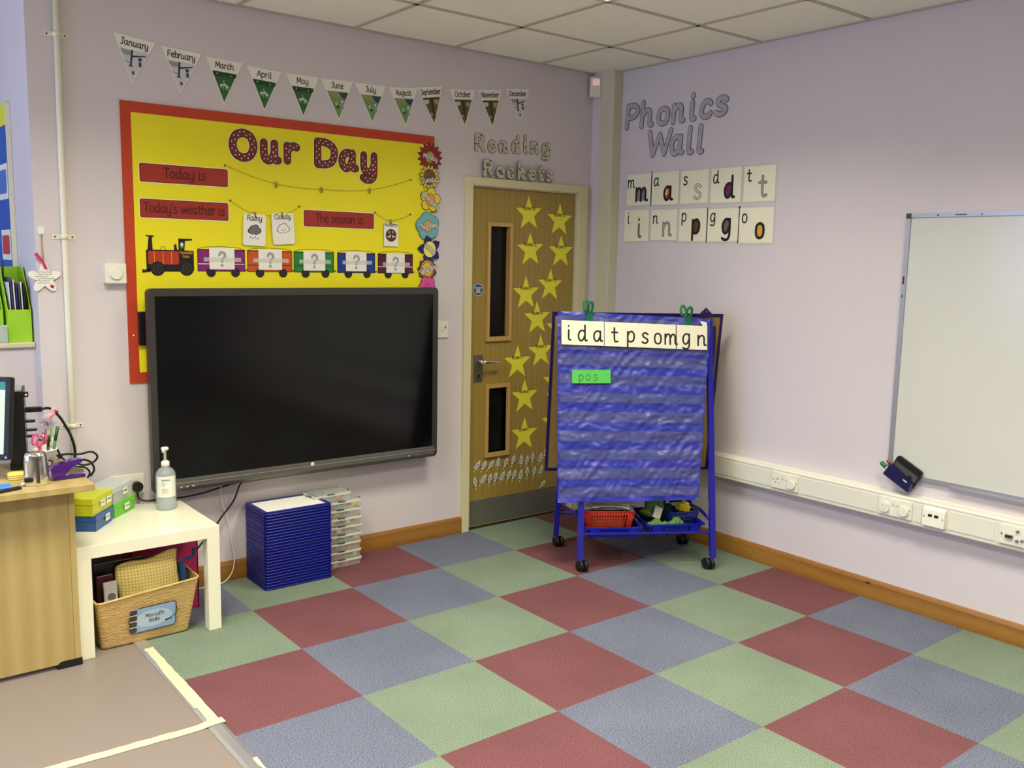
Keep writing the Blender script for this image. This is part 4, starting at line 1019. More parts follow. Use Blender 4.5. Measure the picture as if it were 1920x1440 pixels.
# ================================================================== DADO TRUNKING ON THE RIGHT WALL
t = thing('cable_trunking', (-.03, -4.0, .415), 'long white plastic cable trunking with outlets along the right wall', 'trunking')
mb = MB(); y1 = -1.015
mb.prism([(0, y1, .418), (-.056, y1, .418), (-.060, y1, .424), (-.060, y1, .444), (-.060, y1, .536), (-.056, y1, .542), (0, y1, .546)], (0, -6.93, 0), M_PVC)
mb.build('trunking_body', t)
mb = MB()
for a, b in ((-1.02, -1.428), (-1.608, -2.022), (-2.205, -2.237), (-2.36, -2.555), (-2.72, -7.9)):
    mb.box((-.0625, b, .440), (-.060, a, .522), M_PVC, .0008)
mb.build('trunking_lid', t)
for z in (.4335, .5295):
    mb = MB(); mb.box((-.0608, -7.9, z), (-.0600, -1.02, z + .0015), M_TBAR); mb.build('groove_line', t)
def twin(u0, u1, label, kind):
    w0 = .0602
    t = plate(RIGHT, u0, .440, u1, .524, w0, label, 'trunking_socket', 'socket', 'outlets in the trunking')
    f = w0 + .0097; uc = (u0 + u1) / 2
    if kind in ('open', 'plugged'):
        for s in (-1, 1):
            mb = MB(); pbox(mb, RIGHT, uc + s * .012 - .006, .494, uc + s * .012 + .006, .514, f, f + .004, M_SOCK); pbox(mb, RIGHT, uc + s * .012 - .006, .4925, uc + s * .012 + .006, .494, f, f + .001, M_GREYQ); mb.build('rocker', t)
        if kind == 'open':
            mb = MB(); sock_hole(mb, RIGHT, u0 + .034, .478, f); mb.build('socket_holes', t)
        else:
            mb = MB(); flat(mb, RIGHT, rrect(u0 + .012, .456, u0 + .054, .500, .016, 4), f, f + .010, M_SOCK); 
            for a, b in ((.022, .482), (.040, .482), (.031, .466)): pbox(mb, RIGHT, u0 + a, b, u0 + a + .005, b + .005, f + .010, f + .0105, M_GREYQ)
            mb.build('safety_cover', t)
        mb = MB(); mb.lathe([(.024, 0), (.024, .009), (.021, .012)], tuple(RIGHT(u1 - .036, .475, f)), M_SOCK, 24, (-1, 0, 0)); mb.build('blanking_cover', t)
    else:
        mb = MB(); pbox(mb, RIGHT, u0 + .028, .470, u0 + .058, .484, f, f + .010, M_STEEL); pbox(mb, RIGHT, u0 + .030, .474, u0 + .056, .481, f + .010, f + .0104, M_BLK); mb.build('video_port', t)
        for a, b in ((.075, .505), (.075, .465), (.095, .470)):
            mb = MB(); mb.lathe([(.006, 0), (.006, .008), (.004, .011)], tuple(RIGHT(u0 + a, b, f)), M_STEEL, 12, (-1, 0, 0)); mb.build('round_port', t)
        mb = MB(); [pbox(mb, RIGHT, u0 + .010 + k * .011, .476, u0 + .014 + k * .011, .480, f, f + .001, M_SPK) for k in range(1)]; mb.build('screw', t)
    for u in (u0 + .010, u1 - .008):
        mb = MB(); mb.lathe([(.003, 0), (.0025, .001)], tuple(RIGHT(u, .484, f)), M_SPK, 8, (-1, 0, 0)); mb.build('screw', t)
twin(1.440, 1.596, 'white double socket with open left outlet, nearest the easel in the trunking', 'open')
twin(2.034, 2.193, 'white double socket with both outlets covered, below the black pen holder', 'plugged')
twin(2.576, 2.712, 'white outlet plate with video and round ports at the right picture edge', 'av')
t = thing('data_outlet', tuple(RIGHT(2.298, .440, .0602)), 'angled white data outlet with two ports between the trunking sockets', 'data outlet', 'outlets in the trunking')
mb = MB(); mb.prism([RIGHT(2.249, .441, .0602), RIGHT(2.249, .441, .082), RIGHT(2.249, .512, .076), RIGHT(2.249, .526, .0602)], RIGHT.u * .099, M_SOCK); mb.build('outlet_case', t)
for u in (2.274, 2.302):
    mb = MB(); flat(mb, Plane(RIGHT(0, .488, .0782), RIGHT.u, (0.07, 0, 1), (-1, 0, .07)), rect(u, -.006, u + .018, .006), 0, .0008, M_BLK); mb.build('data_port', t)
for u in (2.256, 2.340):
    mb = MB(); mb.lathe([(.003, 0), (.0025, .001)], tuple(RIGHT(u, .480, .0790)), M_SPK, 8, (-1, 0, 0)); mb.build('screw', t)

# ================================================================== WHITEBOARD
t = thing('whiteboard', (-.01, -3.0, .62), 'large white dry-wipe board with aluminium frame on the right wall', 'whiteboard')
u0, u1, v0, v1 = 2.035, 4.45, .620, 1.815
mb = MB(); pbox(mb, RIGHT, u0 + .01, v0 + .01, u1 - .01, v1 - .01, .002, .013, M_WB); mb.build('board_surface', t)
for nm, (a, b, c, d) in (('frame_side', (u0, v0, u0 + .020, v1)), ('frame_side', (u1 - .020, v0, u1, v1)), ('frame_bottom', (u0 + .02, v0, u1 - .02, v0 + .018)), ('frame_top', (u0 + .02, v1 - .018, u1 - .02, v1))):
    mb = MB(); flat(mb, RIGHT, rect(a, b, c, d), .0005, .019, M_WBF); mb.build(nm, t)
for a, b in ((u0 - .001, v1 - .022), (u1 - .021, v1 - .022), (u1 - .021, v0 - .001)):
    mb = MB(); flat(mb, RIGHT, rrect(a, b, a + .023, b + .023, .004), .0004, .021, M_SPK); mb.build('corner_cap', t)
mb = MB()
for k, (a, b, c, d) in enumerate(((u0 + .22, v1 - .012, u0 + .27, v1 - .008), (u0 + .14, v1 - .014, u0 + .148, v1 - .006), (u0 + .003, 1.50, u0 + .012, 1.535), (u0 + .004, 1.44, u0 + .010, 1.452), (u0 + .33, v1 - .015, u0 + .335, v1 - .006))):
    mb = MB(); pbox(mb, RIGHT, a, b, c, d, .0191, .0194, M_SPK); mb.build('frame_scuff', t)
mb = MB(); pbox(mb, RIGHT, u0 + .30, v0 - .008, u1 - .3, v0 + .002, .003, .030, M_WBF); mb.build('pen_ledge', t)
# magnetic pen holder
ang = math.radians(-27)
P = Plane(RIGHT(2.128, .645, .0215), (0, -math.cos(ang), math.sin(ang)), (0, math.sin(ang), math.cos(ang)), (-1, 0, 0))
t = thing('pen_holder', tuple(RIGHT(2.128, .58, .0215)), 'tilted black magnetic pen holder on the whiteboard corner', 'pen holder')
mb = MB(); flat(mb, P, rrect(-.068, -.052, .068, .052, .012, 4), 0, .012, M_BLK)
flat(mb, P, rrect(-.060, .025, .060, .046, .004, 3), .012, .016, M_BLK); mb.build('back_plate', t)
mb = MB(); flat(mb, P, rrect(-.062, -.018, .062, .024, .003, 3), .012, .0135, mat('smoky_grey_plastic', (74, 78, 72), .3)); mb.build('inner_panel', t)
mb = MB(); q = [(-.070, -.054), (.070, -.054), (.062, -.012), (-.066, .004)]
flat(mb, P, q, .013, .046, mat('dark_blue_pocket', (22, 20, 70), .3)); mb.build('front_pocket', t)
mb = MB(); mb.lathe([(.010, 0), (.010, .004)], tuple(P(.030, -.004, .0135)), M_BLK, 14, (-1, 0, 0)); mb.build('magnet_hole', t)
mb = MB(); flat(mb, P, rrect(.022, -.019, .044, -.014, .002, 2), .0461, .0470, M_WHITE); mb.build('white_sticker', t)
M_GP = mat('green_pen_cap', (40, 110, 52), .35)
t = thing('marker_pen', tuple(RIGHT(2.04, .625, .03)), 'green-capped marker sticking out left of the black pen holder', 'pen')
c0 = P(-.106, -.024, .026)
mb = MB(); mb.tube([P(-.112, -.022, .028), P(-.108, -.0222, .028), P(-.085, -.026, .028), P(-.078, -.027, .028)], [.007, .0105, .0105, .008], M_GP, 12); mb.build('cap', t)
mb = MB(); mb.tube([P(-.080, -.0265, .028), P(-.0712, -.028, .028)], .0075, M_WHITE, 10); mb.build('barrel', t)
mb = MB(); mb.tube([P(-.092, .004, .030), P(-.072, .000, .030)], .006, mat('brown_pen', (140, 70, 50), .4), 10)
tag(mb.build('marker_pen'), 'small brown-ended pen above the green marker in the holder', 'pen')

# ================================================================== EASEL
EA = math.radians(-31.5); EO = Vector((-.505, -.90, 0))
EM = Matrix.Translation(EO) @ Matrix.Rotation(EA, 4, 'Z')
ez = thing('teaching_easel', tuple(EO), 'blue steel A-frame easel on castors in the corner by the door', 'easel', rz=EA)
EP = lambda x, y, z: EM @ Vector((x, y, z))
def seg_box(mb, a, b, wx, wy, m, mtx=None):
    a = Vector(a); b = Vector(b)
    for k in (0,):
        q = [(-wx, -wy), (wx, -wy), (wx, wy), (-wx, wy)]
        va = [mb.bm.verts.new((mtx @ (a + Vector((x, y, 0)))) if mtx else a + Vector((x, y, 0))) for x, y in q]
        vb = [mb.bm.verts.new((mtx @ (b + Vector((x, y, 0)))) if mtx else b + Vector((x, y, 0))) for x, y in q]
        idx = mb.mi(m); mb.bm.faces.new(va[::-1]).material_index = idx; mb.bm.faces.new(vb).material_index = idx
        for i in range(4): mb.bm.faces.new([va[i], va[(i + 1) % 4], vb[(i + 1) % 4], vb[i]]).material_index = idx
FY = lambda z: -.215 + (.195 / 1.24) * (z - .05)
BY = lambda z: .205 - (.185 / 1.24) * (z - .05)
legs = [(-.335, -.310, FY), (.366, .352, FY), (-.392, -.372, BY), (.352, .345, BY)]
for k, (xb, xt, fy) in enumerate(legs):
    mb = MB(); seg_box(mb, (xb, fy(.062), .062), (xt, fy(1.285), 1.285), .0145, .0125, M_NAVY, EM)
    lg = mb.build('leg', ez)
    cx = xb + (.012, -.022, .016, -.016)[k]; cy = fy(.05)
    mb = MB()
    for s in (-1, 1):
        mb.lathe([(.010, -.009), (.027, -.008), (.030, -.004), (.030, .004), (.027, .008), (.010, .009)], tuple(EP(cx + s * .012, cy, .0302)), M_BLK, 20, tuple((EM.to_3x3() @ Vector((1, .5, 0)))))
    cs = mb.build('castor', lg)
    mb = MB(); mb.tube([EP(xb, cy, .075), EP(xb, cy, .050), EP(cx, cy, .040)], .008, M_STEEL, 8); mb.build('castor_stem', lg)
# ridge, rails
mb = MB()
mb.box((-.345, -.022, 1.262), (.362, .022, 1.286), M_NAVY, .003, 2, EM); mb.build('top_rail', ez)
for y, z, a, b, nm in ((FY(.195), .196, -.318, .350, 'tray_rail'), (BY(.195), .196, -.372, .336, 'tray_rail')):
    mb = MB(); o_ = .003 if y < 0 else -.003
    mb.box((a, y - .007 - o_, z - .008), (b, y + .007 - o_, z + .001), M_NAVY, .001, 1, EM); mb.build(nm, ez)
for x0_, x1_ in ((-.318, -.372), (.362, .350)):
    mb = MB()
    mb.tube([EP(x0_, FY(.27), .245), EP((x0_ + x1_) / 2, 0, .262), EP(x1_, BY(.27), .245)], .009, M_NAVY, 8); mb.build('side_brace', ez)
# boards
def lean_board(name, x0, x1, zb, zt, f, off, m):
    mb = MB()
    P = lambda x, z, w: EP(x, f(z) + w, z)
    mb.prism([P(x0 + .012, zb + .012, off), P(x1 - .012, zb + .012, off), P(x1 - .012, zt - .012, off), P(x0 + .012, zt - .012, off)], EM.to_3x3() @ Vector((0, .006, 0)), m)
    pn = mb.build('board_panel', ez)
    for (a, b, c, d) in ((x0, zb, x0 + .014, zt), (x1 - .014, zb, x1, zt), (x0 + .014, zb, x1 - .014, zb + .016), (x0 + .014, zt - .016, x1 - .014, zt)):
        mb = MB(); mb.prism([P(a, b, off - .004), P(c, b, off - .004), P(c, d, off - .004), P(a, d, off - .004)], EM.to_3x3() @ Vector((0, .014, 0)), M_NAVYD); mb.build('board_frame', pn)
lean_board('rear', -.468, .447, .440, 1.312, BY, .020, M_TAN)
mb = MB(); mb.prism([EP(.300, .012, 1.300), EP(.392, .012, 1.300), EP(.345, .012, 1.345)], EM.to_3x3() @ Vector((0, .012, 0)), M_NAVYD)
mb.lathe([(.004, 0), (.004, .002)], tuple(EP(.346, .011, 1.325)), M_CHROME, 8, tuple(EM.to_3x3() @ Vector((0, -1, 0)))); mb.build('hinge_bracket', ez)
mb = MB(); P2 = [(.372, 1.250), (.392, 1.252), (.396, 1.235), (.388, 1.10), (.378, 1.02), (.366, .96), (.362, 1.10)]
mb.prism([EP(x, FY(z) + .016, z) for x, z in P2], EM.to_3x3() @ Vector((0, .01, 0)), M_NAVYD); mb.build('side_bracket', ez)

# pocket chart
random.seed(3)
CTL, CTR, CBL, CBR = Vector((-.456, 1.322)), Vector((.352, 1.290)), Vector((-.454, .358)), Vector((.281, .364))
def chart_uv(s, t):     # s 0..1 left-right, t 0..1 top-bottom -> local x, z
    a = CTL + (CTR - CTL) * s; b = CBL + (CBR - CBL) * s; return a + (b - a) * t
def wrinkle(s, t):
    p = Vector((s * 6.5 + t * 3, t * 13 - s * 2, 0))
    v = noise.noise(p) * .009 + abs(noise.noise(p * 2.3 + Vector((5, 1, 0)))) * -.007 + noise.noise(Vector((s * 3, t * 26, 4))) * .004
    d = Vector((s * 14 + t * 14, (s - t) * 5, 7)); v += abs(noise.noise(d)) * -.010
    if t < .10: v += .006 * noise.noise(Vector((s * 9, t * 20, 9)))
    v -= .003 * math.exp(-((s - .5) / .012) ** 2)
    return v
def chart_pt(s, t, w=0.0):
    c = chart_uv(s, t); y = FY(c.y) - .0165 - .014 - wrinkle(s, t) - w
    return EP(c.x, y, c.y)
def sheet(mb, s0, s1, t0, t1, w, m, ns, nt_, smooth=True):
    idx = mb.mi(m); g = [[mb.bm.verts.new(chart_pt(s0 + (s1 - s0) * i / ns, t0 + (t1 - t0) * j / nt_, w)) for i in range(ns + 1)] for j in range(nt_ + 1)]
    for j in range(nt_):
        for i in range(ns):
            f = mb.bm.faces.new([g[j + 1][i], g[j + 1][i + 1], g[j][i + 1], g[j][i]]); f.material_index = idx; f.smooth = smooth
M_CHART = mat('blue_nylon_chart', (52, 58, 162), .38, var=.05, vs=10, spec=.6)
M_CLEAR = mat('clear_pocket_vinyl', (120, 124, 150), .22, alpha=.34, spec=.7)
pc = thing('pocket_chart', tuple(EP(-.05, -.17, .36)), 'wrinkled blue nylon pocket chart hanging over the front of the easel', 'pocket chart', rz=EA)
mb = MB(); sheet(mb, 0, 1, 0, 1, 0, M_CHART, 130, 150)
mb.build('backing_cloth', pc)
T = lambda z: (1.306 - z) / (1.306 - .361)
mb = MB(); sheet(mb, .012, .985, T(1.285), T(1.118), .0025, M_CLEAR, 90, 20); mb.build('header_pocket', pc)
for zt, zb in ((1.098, 1.041), (1.000, .950), (.906, .858), (.811, .760), (.716, .665), (.622, .571), (.528, .476), (.436, .387)):
    mb = MB(); sheet(mb, .010, .990, T(zt), T(zb), .0030, M_CLEAR, 90, 8); mb.build('clear_pocket', pc)
mb = MB(); sheet(mb, .0, 1, .978, 1.0, .0012, mat('blue_chart_hem', (44, 48, 160), .4), 60, 2); mb.build('hem', pc)
# letter cards in the header pocket
xs_ = [-0.438, -0.378, -0.3, -0.218, -0.213, -0.128, -0.046, 0.02, 0.091, 0.159, 0.164, 0.249, 0.326]
spans = [('i', 0, 1), ('d', 1, 2), ('a', 2, 3), ('t', 4, 5), ('p', 5, 6), ('s', 6, 7), ('o', 7, 8), ('m', 8, 9), ('g', 10, 11), ('n', 11, 12)]
def epl(x, z, w): # plane on the leaning chart
    ez_ = EM.to_3x3(); vv = (ez_ @ Vector((0, .157, 1))).normalized(); uu = ez_ @ Vector((1, 0, -.0)); nn = (ez_ @ Vector((0, -1, .157))).normalized()
    return Plane(EP(x, FY(z) - .0165 - .026 - w, z), tuple(uu), tuple(vv), tuple(nn))
for k, (ch, a, b) in enumerate(spans):
    x0_, x1_ = xs_[a], xs_[b]; xc = (x0_ + x1_) / 2; zc = 1.216 - .023 * (xc + .438) / .764; hw = (x1_ - x0_) / 2
    P = epl(xc, zc, (k % 2) * .0008)
    P.u = (P.u + P.v * -.022).normalized()
    mb = MB(); flat(mb, P, rect(-hw - (.002 if k % 2 else 0), -.062, hw, .062), 0, .0008, M_CARDC)
    o = tag(mb.build('letter_card'), 'cream card with black printed letter %s in the top pocket of the chart' % ch, 'card', 'letter cards in the chart')
    lettering('lettering', o, P, ch, .010 if ch != 'm' else .008, -.008 + (0 if ch not in 'pg' else .004), .105, M_BLACK, .0012, .042, dn=8, sub=4)
P = epl(.310, 1.262, -.004); mb = MB(); flat(mb, P, [(-.022, .018), (.012, .012), (.016, -.006), (.013, -.026), (-.004, -.014)], .0035, .0042, M_WHITE)
tag(mb.build('paper_scrap'), 'torn white paper corner at the top right of the chart', 'paper')
P = epl(-.2835, .993, -.002); P.u = (P.u + P.v * .006).normalized()
M_GC = mat('bright_green_card', (86, 196, 84), .5)
mb = MB(); flat(mb, P, rect(-.100, -.034, .100, .034), 0, .0008, M_GC)
o = tag(mb.build('word_card'), 'bright green card with faint handwriting pos in the chart', 'card')
lettering('lettering', o, P, 'p', -.052, -.002, .060, mat('pencil_grey', (70, 96, 60), .6), .0012, .03, dn=4)
mb = MB(); text(mb, P, 'o', -.016, -.002, .060, MATS['pencil_grey'], .0012, .03); text(mb, P, 's', .022, -.002, .060, MATS['pencil_grey'], .0012, .03); mb.build('lettering', o)
# green clips
M_CLIP = mat('green_clip_plastic', (16, 112, 66), .3)
for x, z, nm in ((-.292, 1.318, 'left'), (.228, 1.298, 'right')):
    t = thing('spring_clip', tuple(EP(x, -.03, z - .05)), 'green plastic clip holding the chart at its top %s' % nm, 'clip', 'green clips on the easel', rz=EA)
    for s, (ya, yb) in ((-1, (-.078, -.052)), (1, (.016, .040))):
        mb = MB()
        yc = FY(z) - .034 if s < 0 else .030
        mb.prism([EP(x - .016, yc, z - .052), EP(x + .016, yc, z - .052), EP(x + .014, yc, z + .006), EP(x - .014, yc, z + .006)], EM.to_3x3() @ Vector((0, -.010, 0)), M_CLIP)
        # open loop grip
        q = [EP(x + .013 * math.cos(a) , yc - .005 + s * .010 * (math.sin(a) + 1), z + .026 + .028 * math.sin(a)) for a in [2 * PI * i / 16 for i in range(16)]]
        mb.tube(q, .0068, M_CLIP, 8, closed=True); mb.build('clip_jaw', t)
    mb = MB(); mb.tube([EP(x - .012, FY(z) - .036, z + .002), EP(x - .012, .030, z + .002)], .004, M_STEEL, 8); mb.tube([EP(x + .012, FY(z) - .036, z + .002), EP(x + .012, .030, z + .002)], .004, M_STEEL, 8)
    mb.build('spring', t)

# trays
def tray(xc, yc, w, d, zt, h, rot, label):
    TM = EM @ Matrix.Translation((xc, yc, zt)) @ Matrix.Rotation(rot, 4, 'Z')
    t = thing('storage_tray', tuple(TM @ Vector((0, 0, -h))), label, 'tray', 'blue trays on the easel', rz=EA + rot)
    mb = MB(); idx = mb.mi(M_TRAYB)
    def ring(a, b, z, r=.012): return [mb.bm.verts.new(TM @ Vector((x, y, z))) for x, y in rrect(-a, -b, a, b, r, 3)]
    R_ = [ring(w / 2 - .022, d / 2 - .022, -h), ring(w / 2 - .014, d / 2 - .014, -.004), ring(w / 2, d / 2, -.004), ring(w / 2, d / 2, .004), ring(w / 2 - .013, d / 2 - .013, .004), ring(w / 2 - .017, d / 2 - .017, -.004), ring(w / 2 - .025, d / 2 - .025, -h + .003)]
    n = len(R_[0])
    for A, B_ in zip(R_, R_[1:]):
        for k in range(n): mb.bm.faces.new([A[k], A[(k + 1) % n], B_[(k + 1) % n], B_[k]]).material_index = idx
    mb.bm.faces.new(R_[0][::-1]).material_index = idx; mb.bm.faces.new(R_[-1]).material_index = idx
    mb.build('tray_body', t)
    for s in (-1, 1):
        mb = MB(); mb.box((s * w * .32 - .024, -d / 2 + .001, -.048), (s * w * .32 + .024, -d / 2 + .016, -.005), M_TRAYB, .002, 1, TM); mb.build('runner_lug', t)
    return TM
T1 = tray(-.155, -.012, .312, .350, .216, .052, 0, 'blue plastic tray under the chart holding the red basket')
T2 = tray(.172, .010, .318, .352, .222, .054, math.radians(3), 'blue plastic tray under the chart holding green soft toys')
# lattice baskets
def lattice_basket(M0, w, d, h, m, label, name, taper=.82, nx=16, nz=6, part=True):
    t = thing(name, tuple(M0 @ Vector((0, 0, 0))), label, 'basket')
    def side(a0, a1, b0, b1, n):
        # a: bottom corners, b: top corners
        mb = MB(); a0, a1, b0, b1 = map(Vector, (a0, a1, b0, b1))
        for i in range(n + 1):
            s = i / n; mb.tube([M0 @ (a0 + (a1 - a0) * s), M0 @ (b0 + (b1 - b0) * s)], .0026, m, 4)
        for j in range(nz + 1):
            u = j / nz; mb.tube([M0 @ (a0 + (b0 - a0) * u), M0 @ (a1 + (b1 - a1) * u)], .0026, m, 4)
        for s0, s1 in ((0, .10), (.90, 1)):
            mb.face([M0 @ (a0 + (a1 - a0) * s0), M0 @ (a0 + (a1 - a0) * s1), M0 @ (b0 + (b1 - b0) * s1), M0 @ (b0 + (b1 - b0) * s0)], m)
        mb.face([M0 @ (a0 + (b0 - a0) * .84), M0 @ (a1 + (b1 - a1) * .84), M0 @ b1, M0 @ b0], m)
        return mb.build('lattice_side', t)
    W, D = w / 2, d / 2; w2, d2 = W * taper, D * taper
    B = [(-w2, -d2, .002), (w2, -d2, .002), (w2, d2, .002), (-w2, d2, .002)]; Tt = [(-W, -D, h), (W, -D, h), (W, D, h), (-W, D, h)]
    for k in range(4): side(B[k], B[(k + 1) % 4], Tt[k], Tt[(k + 1) % 4], nx if k % 2 == 0 else max(4, int(nx * d / w)))
    mb = MB(); mb.face([M0 @ Vector(p) for p in B], m); mb.build('basket_base', t)
    mb = MB(); mb.tube([M0 @ Vector((x, y, h)) for x, y in rrect(-W, -D, W, D, .012, 3)], .0045, m, 6, closed=True); mb.build('rim', t)
    return t
M_REDB = mat('red_plastic', (196, 52, 26), .35)
M_CONT = mat('orange_contents', (206, 120, 60), .6)
RB = T1 @ Matrix.Translation((-.012, -.012, -.047)) @ Matrix.Rotation(math.radians(-2), 4, 'Z')
lattice_basket(RB, .262, .235, .122, M_REDB, 'red plastic lattice basket topped with white papers', 'plastic_basket', .84, 18, 7)
mb = MB(); mb.box((-.088, -.075, .004), (.088, .075, .080), M_CONT, .01, 2, RB); tag(mb.build('pencil_case'), 'pale orange case seen through the red basket lattice', 'case')
random.seed(11)
for k in range(6):
    rz = Matrix.Rotation(random.uniform(-.35, .35), 4, 'Z'); tl = Matrix.Rotation(random.uniform(-.03, .03) + (.04 if k > 3 else 0), 4, 'X')
    Mx = RB @ Matrix.Translation((random.uniform(-.008, .008), random.uniform(-.01, .01), .1315 + k * .0070)) @ rz @ tl
    mb = MB(); mi_ = mb.mi(M_WHITE); n = 8; hw, hd = .128, .104
    gg = [[None] * (n + 1) for _ in range(n + 1)]
    for i in range(n + 1):
        for j in range(n + 1):
            x = -hw + 2 * hw * i / n; y = -hd + 2 * hd * j / n
            gg[i][j] = mb.bm.verts.new(Mx @ Vector((x, y, .0035 * noise.noise(Vector((x * 9 + k * 3, y * 9, k))) - .05 * (abs(x) / hw) ** 4 * .12)))
    for i in range(n):
        for j in range(n): f = mb.bm.faces.new([gg[i][j], gg[i + 1][j], gg[i + 1][j + 1], gg[i][j + 1]]); f.smooth = True; f.material_index = mi_
    tag(mb.build('paper_sheet'), 'curled white paper sheet, %s from the bottom of the pile on the red basket' % ORD[k + 1], 'paper', 'papers on the red basket')
# green soft toys in the right tray: leafy bumpy strings and shapes
M_SG = mat('light_green_plush', (112, 156, 78), .95, var=.25, vs=90, bump=.8, bs=300); M_DG = mat('dark_green_plush', (34, 74, 34), .95, var=.25, vs=60, bump=.8, bs=250)
def plush(M0, pts, rr, m, label, name='soft_toy'):
    mb = MB(); q = smooth3(pts, 5); n = len(q); rs = []
    for i in range(n):
        rs.append(rr * (1 + .28 * math.sin(i * 1.3)) * (.6 if i in (0, n - 1) else 1))
    mb.tube([M0 @ Vector(p) for p in q], rs, m, 12); return tag(mb.build(name), label, 'soft toy', 'green toys in the tray')
plush(T2, [(-.13, -.13, -.020), (-.10, -.12, .000), (-.06, -.135, -.012), (-.03, -.12, -.022)], .022, M_SG, 'pale green plush at the front left of the right tray')
plush(T2, [(-.02, -.13, -.022), (.01, -.12, .004), (.05, -.125, -.010)], .022, M_SG, 'pale green plush at the front middle of the right tray')
plush(T2, [(-.12, -.02, .01), (-.09, .0, .05), (-.05, .02, .06), (-.02, .03, .03)], .034, M_SG, 'tall green speckled plush beside the red basket')
plush(T2, [(-.06, .08, .03), (-.01, .09, .085), (.06, .09, .095), (.12, .09, .06)], .036, M_DG, 'dark green leafy plush at the back of the right tray')
plush(T2, [(-.05, .02, -.02), (.0, .04, .02), (.05, .08, .03)], .03, M_DG, 'dark green plush lying between the pale plush and the blue basket')
mb = MB(); mb.box((-.022, -.006, -.032), (.022, .006, .032), M_CARDC, .003, 2, T2 @ Matrix.Translation((-.070, -.070, .040)) @ Matrix.Rotation(.45, 4, 'Y') @ Matrix.Rotation(-.4, 4, 'X'))
tag(mb.build('flash_card'), 'thick cream card leaning on the green plush in the right tray', 'card')
BB = T2 @ Matrix.Translation((.075, -.01, -.047)) @ Matrix.Rotation(math.radians(14), 4, 'Z')
lattice_basket(BB, .150, .13, .085, mat('dull_blue_plastic', (44, 62, 140), .35), 'small blue lattice basket in the right tray', 'plastic_basket', .85, 12, 4)
M_YT = mat('yellow_toy', (232, 208, 40), .5)
mb = MB(); mb.box((-.034, -.028, -.018), (.034, .028, .022), M_YT, .008, 3, BB @ Matrix.Translation((.028, .014, .088)) @ Matrix.Rotation(.3, 4, 'Y')); mb.box((-.012, -.03, .018), (.016, .012, .036), M_YT, .006, 2, BB @ Matrix.Translation((.028, .014, .088)) @ Matrix.Rotation(.3, 4, 'Y'))
tag(mb.build('soft_toy'), 'bright yellow toy on the small blue basket in the right tray', 'soft toy')
plush(BB, [(-.04, .0, .02), (.0, .01, .045), (.03, .0, .03)], .022, M_SG, 'green plush inside the small blue basket')

# ================================================================== STACK OF FRAMED MINI WHITEBOARDS
N_B = 26; bh = .379 / N_B
def mini_board(k):
    j = ((k * 37) % 7 - 3) * .0004
    x0, x1, y0, y1 = -2.312 + j, -1.967 + j, -.262 + j, -.020 + j
    z = k * bh
    pos = N_B - k
    lab = 'blue-framed mini whiteboard on top of the stack under the screen' if pos == 1 else ('bottom blue-framed mini whiteboard of the stack under the screen' if k == 0 else 'blue-framed mini whiteboard, %s from the top of the stack' % ORD[pos])
    t = thing('mini_whiteboard', ((x0 + x1) / 2, (y0 + y1) / 2, z), lab, 'mini whiteboard', 'stacked mini whiteboards')
    return t
def ring_frame(mb, a, b, z0, z1, r, inner, m):
    o = rrect(a[0], a[1], b[0], b[1], r, 4); i_ = rrect(a[0] + inner, a[1] + inner, b[0] - inner, b[1] - inner, r * .4, 4)
    lip = .0018; prof = [(0, z0 + .001), (-lip, z0 + .004), (-lip, z0 + .006), (0, z0 + .0085), (0, z1 - .001), (.002, z1)]
    c = ((a[0] + b[0]) / 2, (a[1] + b[1]) / 2); idx = mb.mi(m)
    def grow(p, d): return (p[0] + (d if p[0] < c[0] else -d), p[1] + (d if p[1] < c[1] else -d))
    rings = [[mb.bm.verts.new((*grow(p, d), z)) for p in o] for d, z in prof] + [[mb.bm.verts.new((*p, z1)) for p in i_], [mb.bm.verts.new((*p, z1 - .004)) for p in i_]]
    n = len(o)
    for A, B_ in zip(rings, rings[1:]):
        for k in range(n): mb.bm.faces.new([A[k], A[(k + 1) % n], B_[(k + 1) % n], B_[k]]).material_index = idx
    mb.bm.faces.new(rings[0][::-1]).material_index = idx
proto = None
for k in range(N_B):
    t = mini_board(k)
    if proto is None:
        proto = t
        mb = MB(); ring_frame(mb, (-2.312 - .0012 + 0, -.262 - .0012), (-1.967 - .0012, -.020 - .0012), 0, bh - .0006, .016, .020, M_BLUEB)
        f = mb.build('frame', t)
        mb = MB(); mb.box((-2.293, -.243, .003), (-1.989, -.042, bh - .0042), M_WHITE); s_ = mb.build('writing_surface', t)
        base = t.location.copy()
    else:
        for ch in (f, s_):
            c = ch.copy(); COL.objects.link(c); c.parent = t

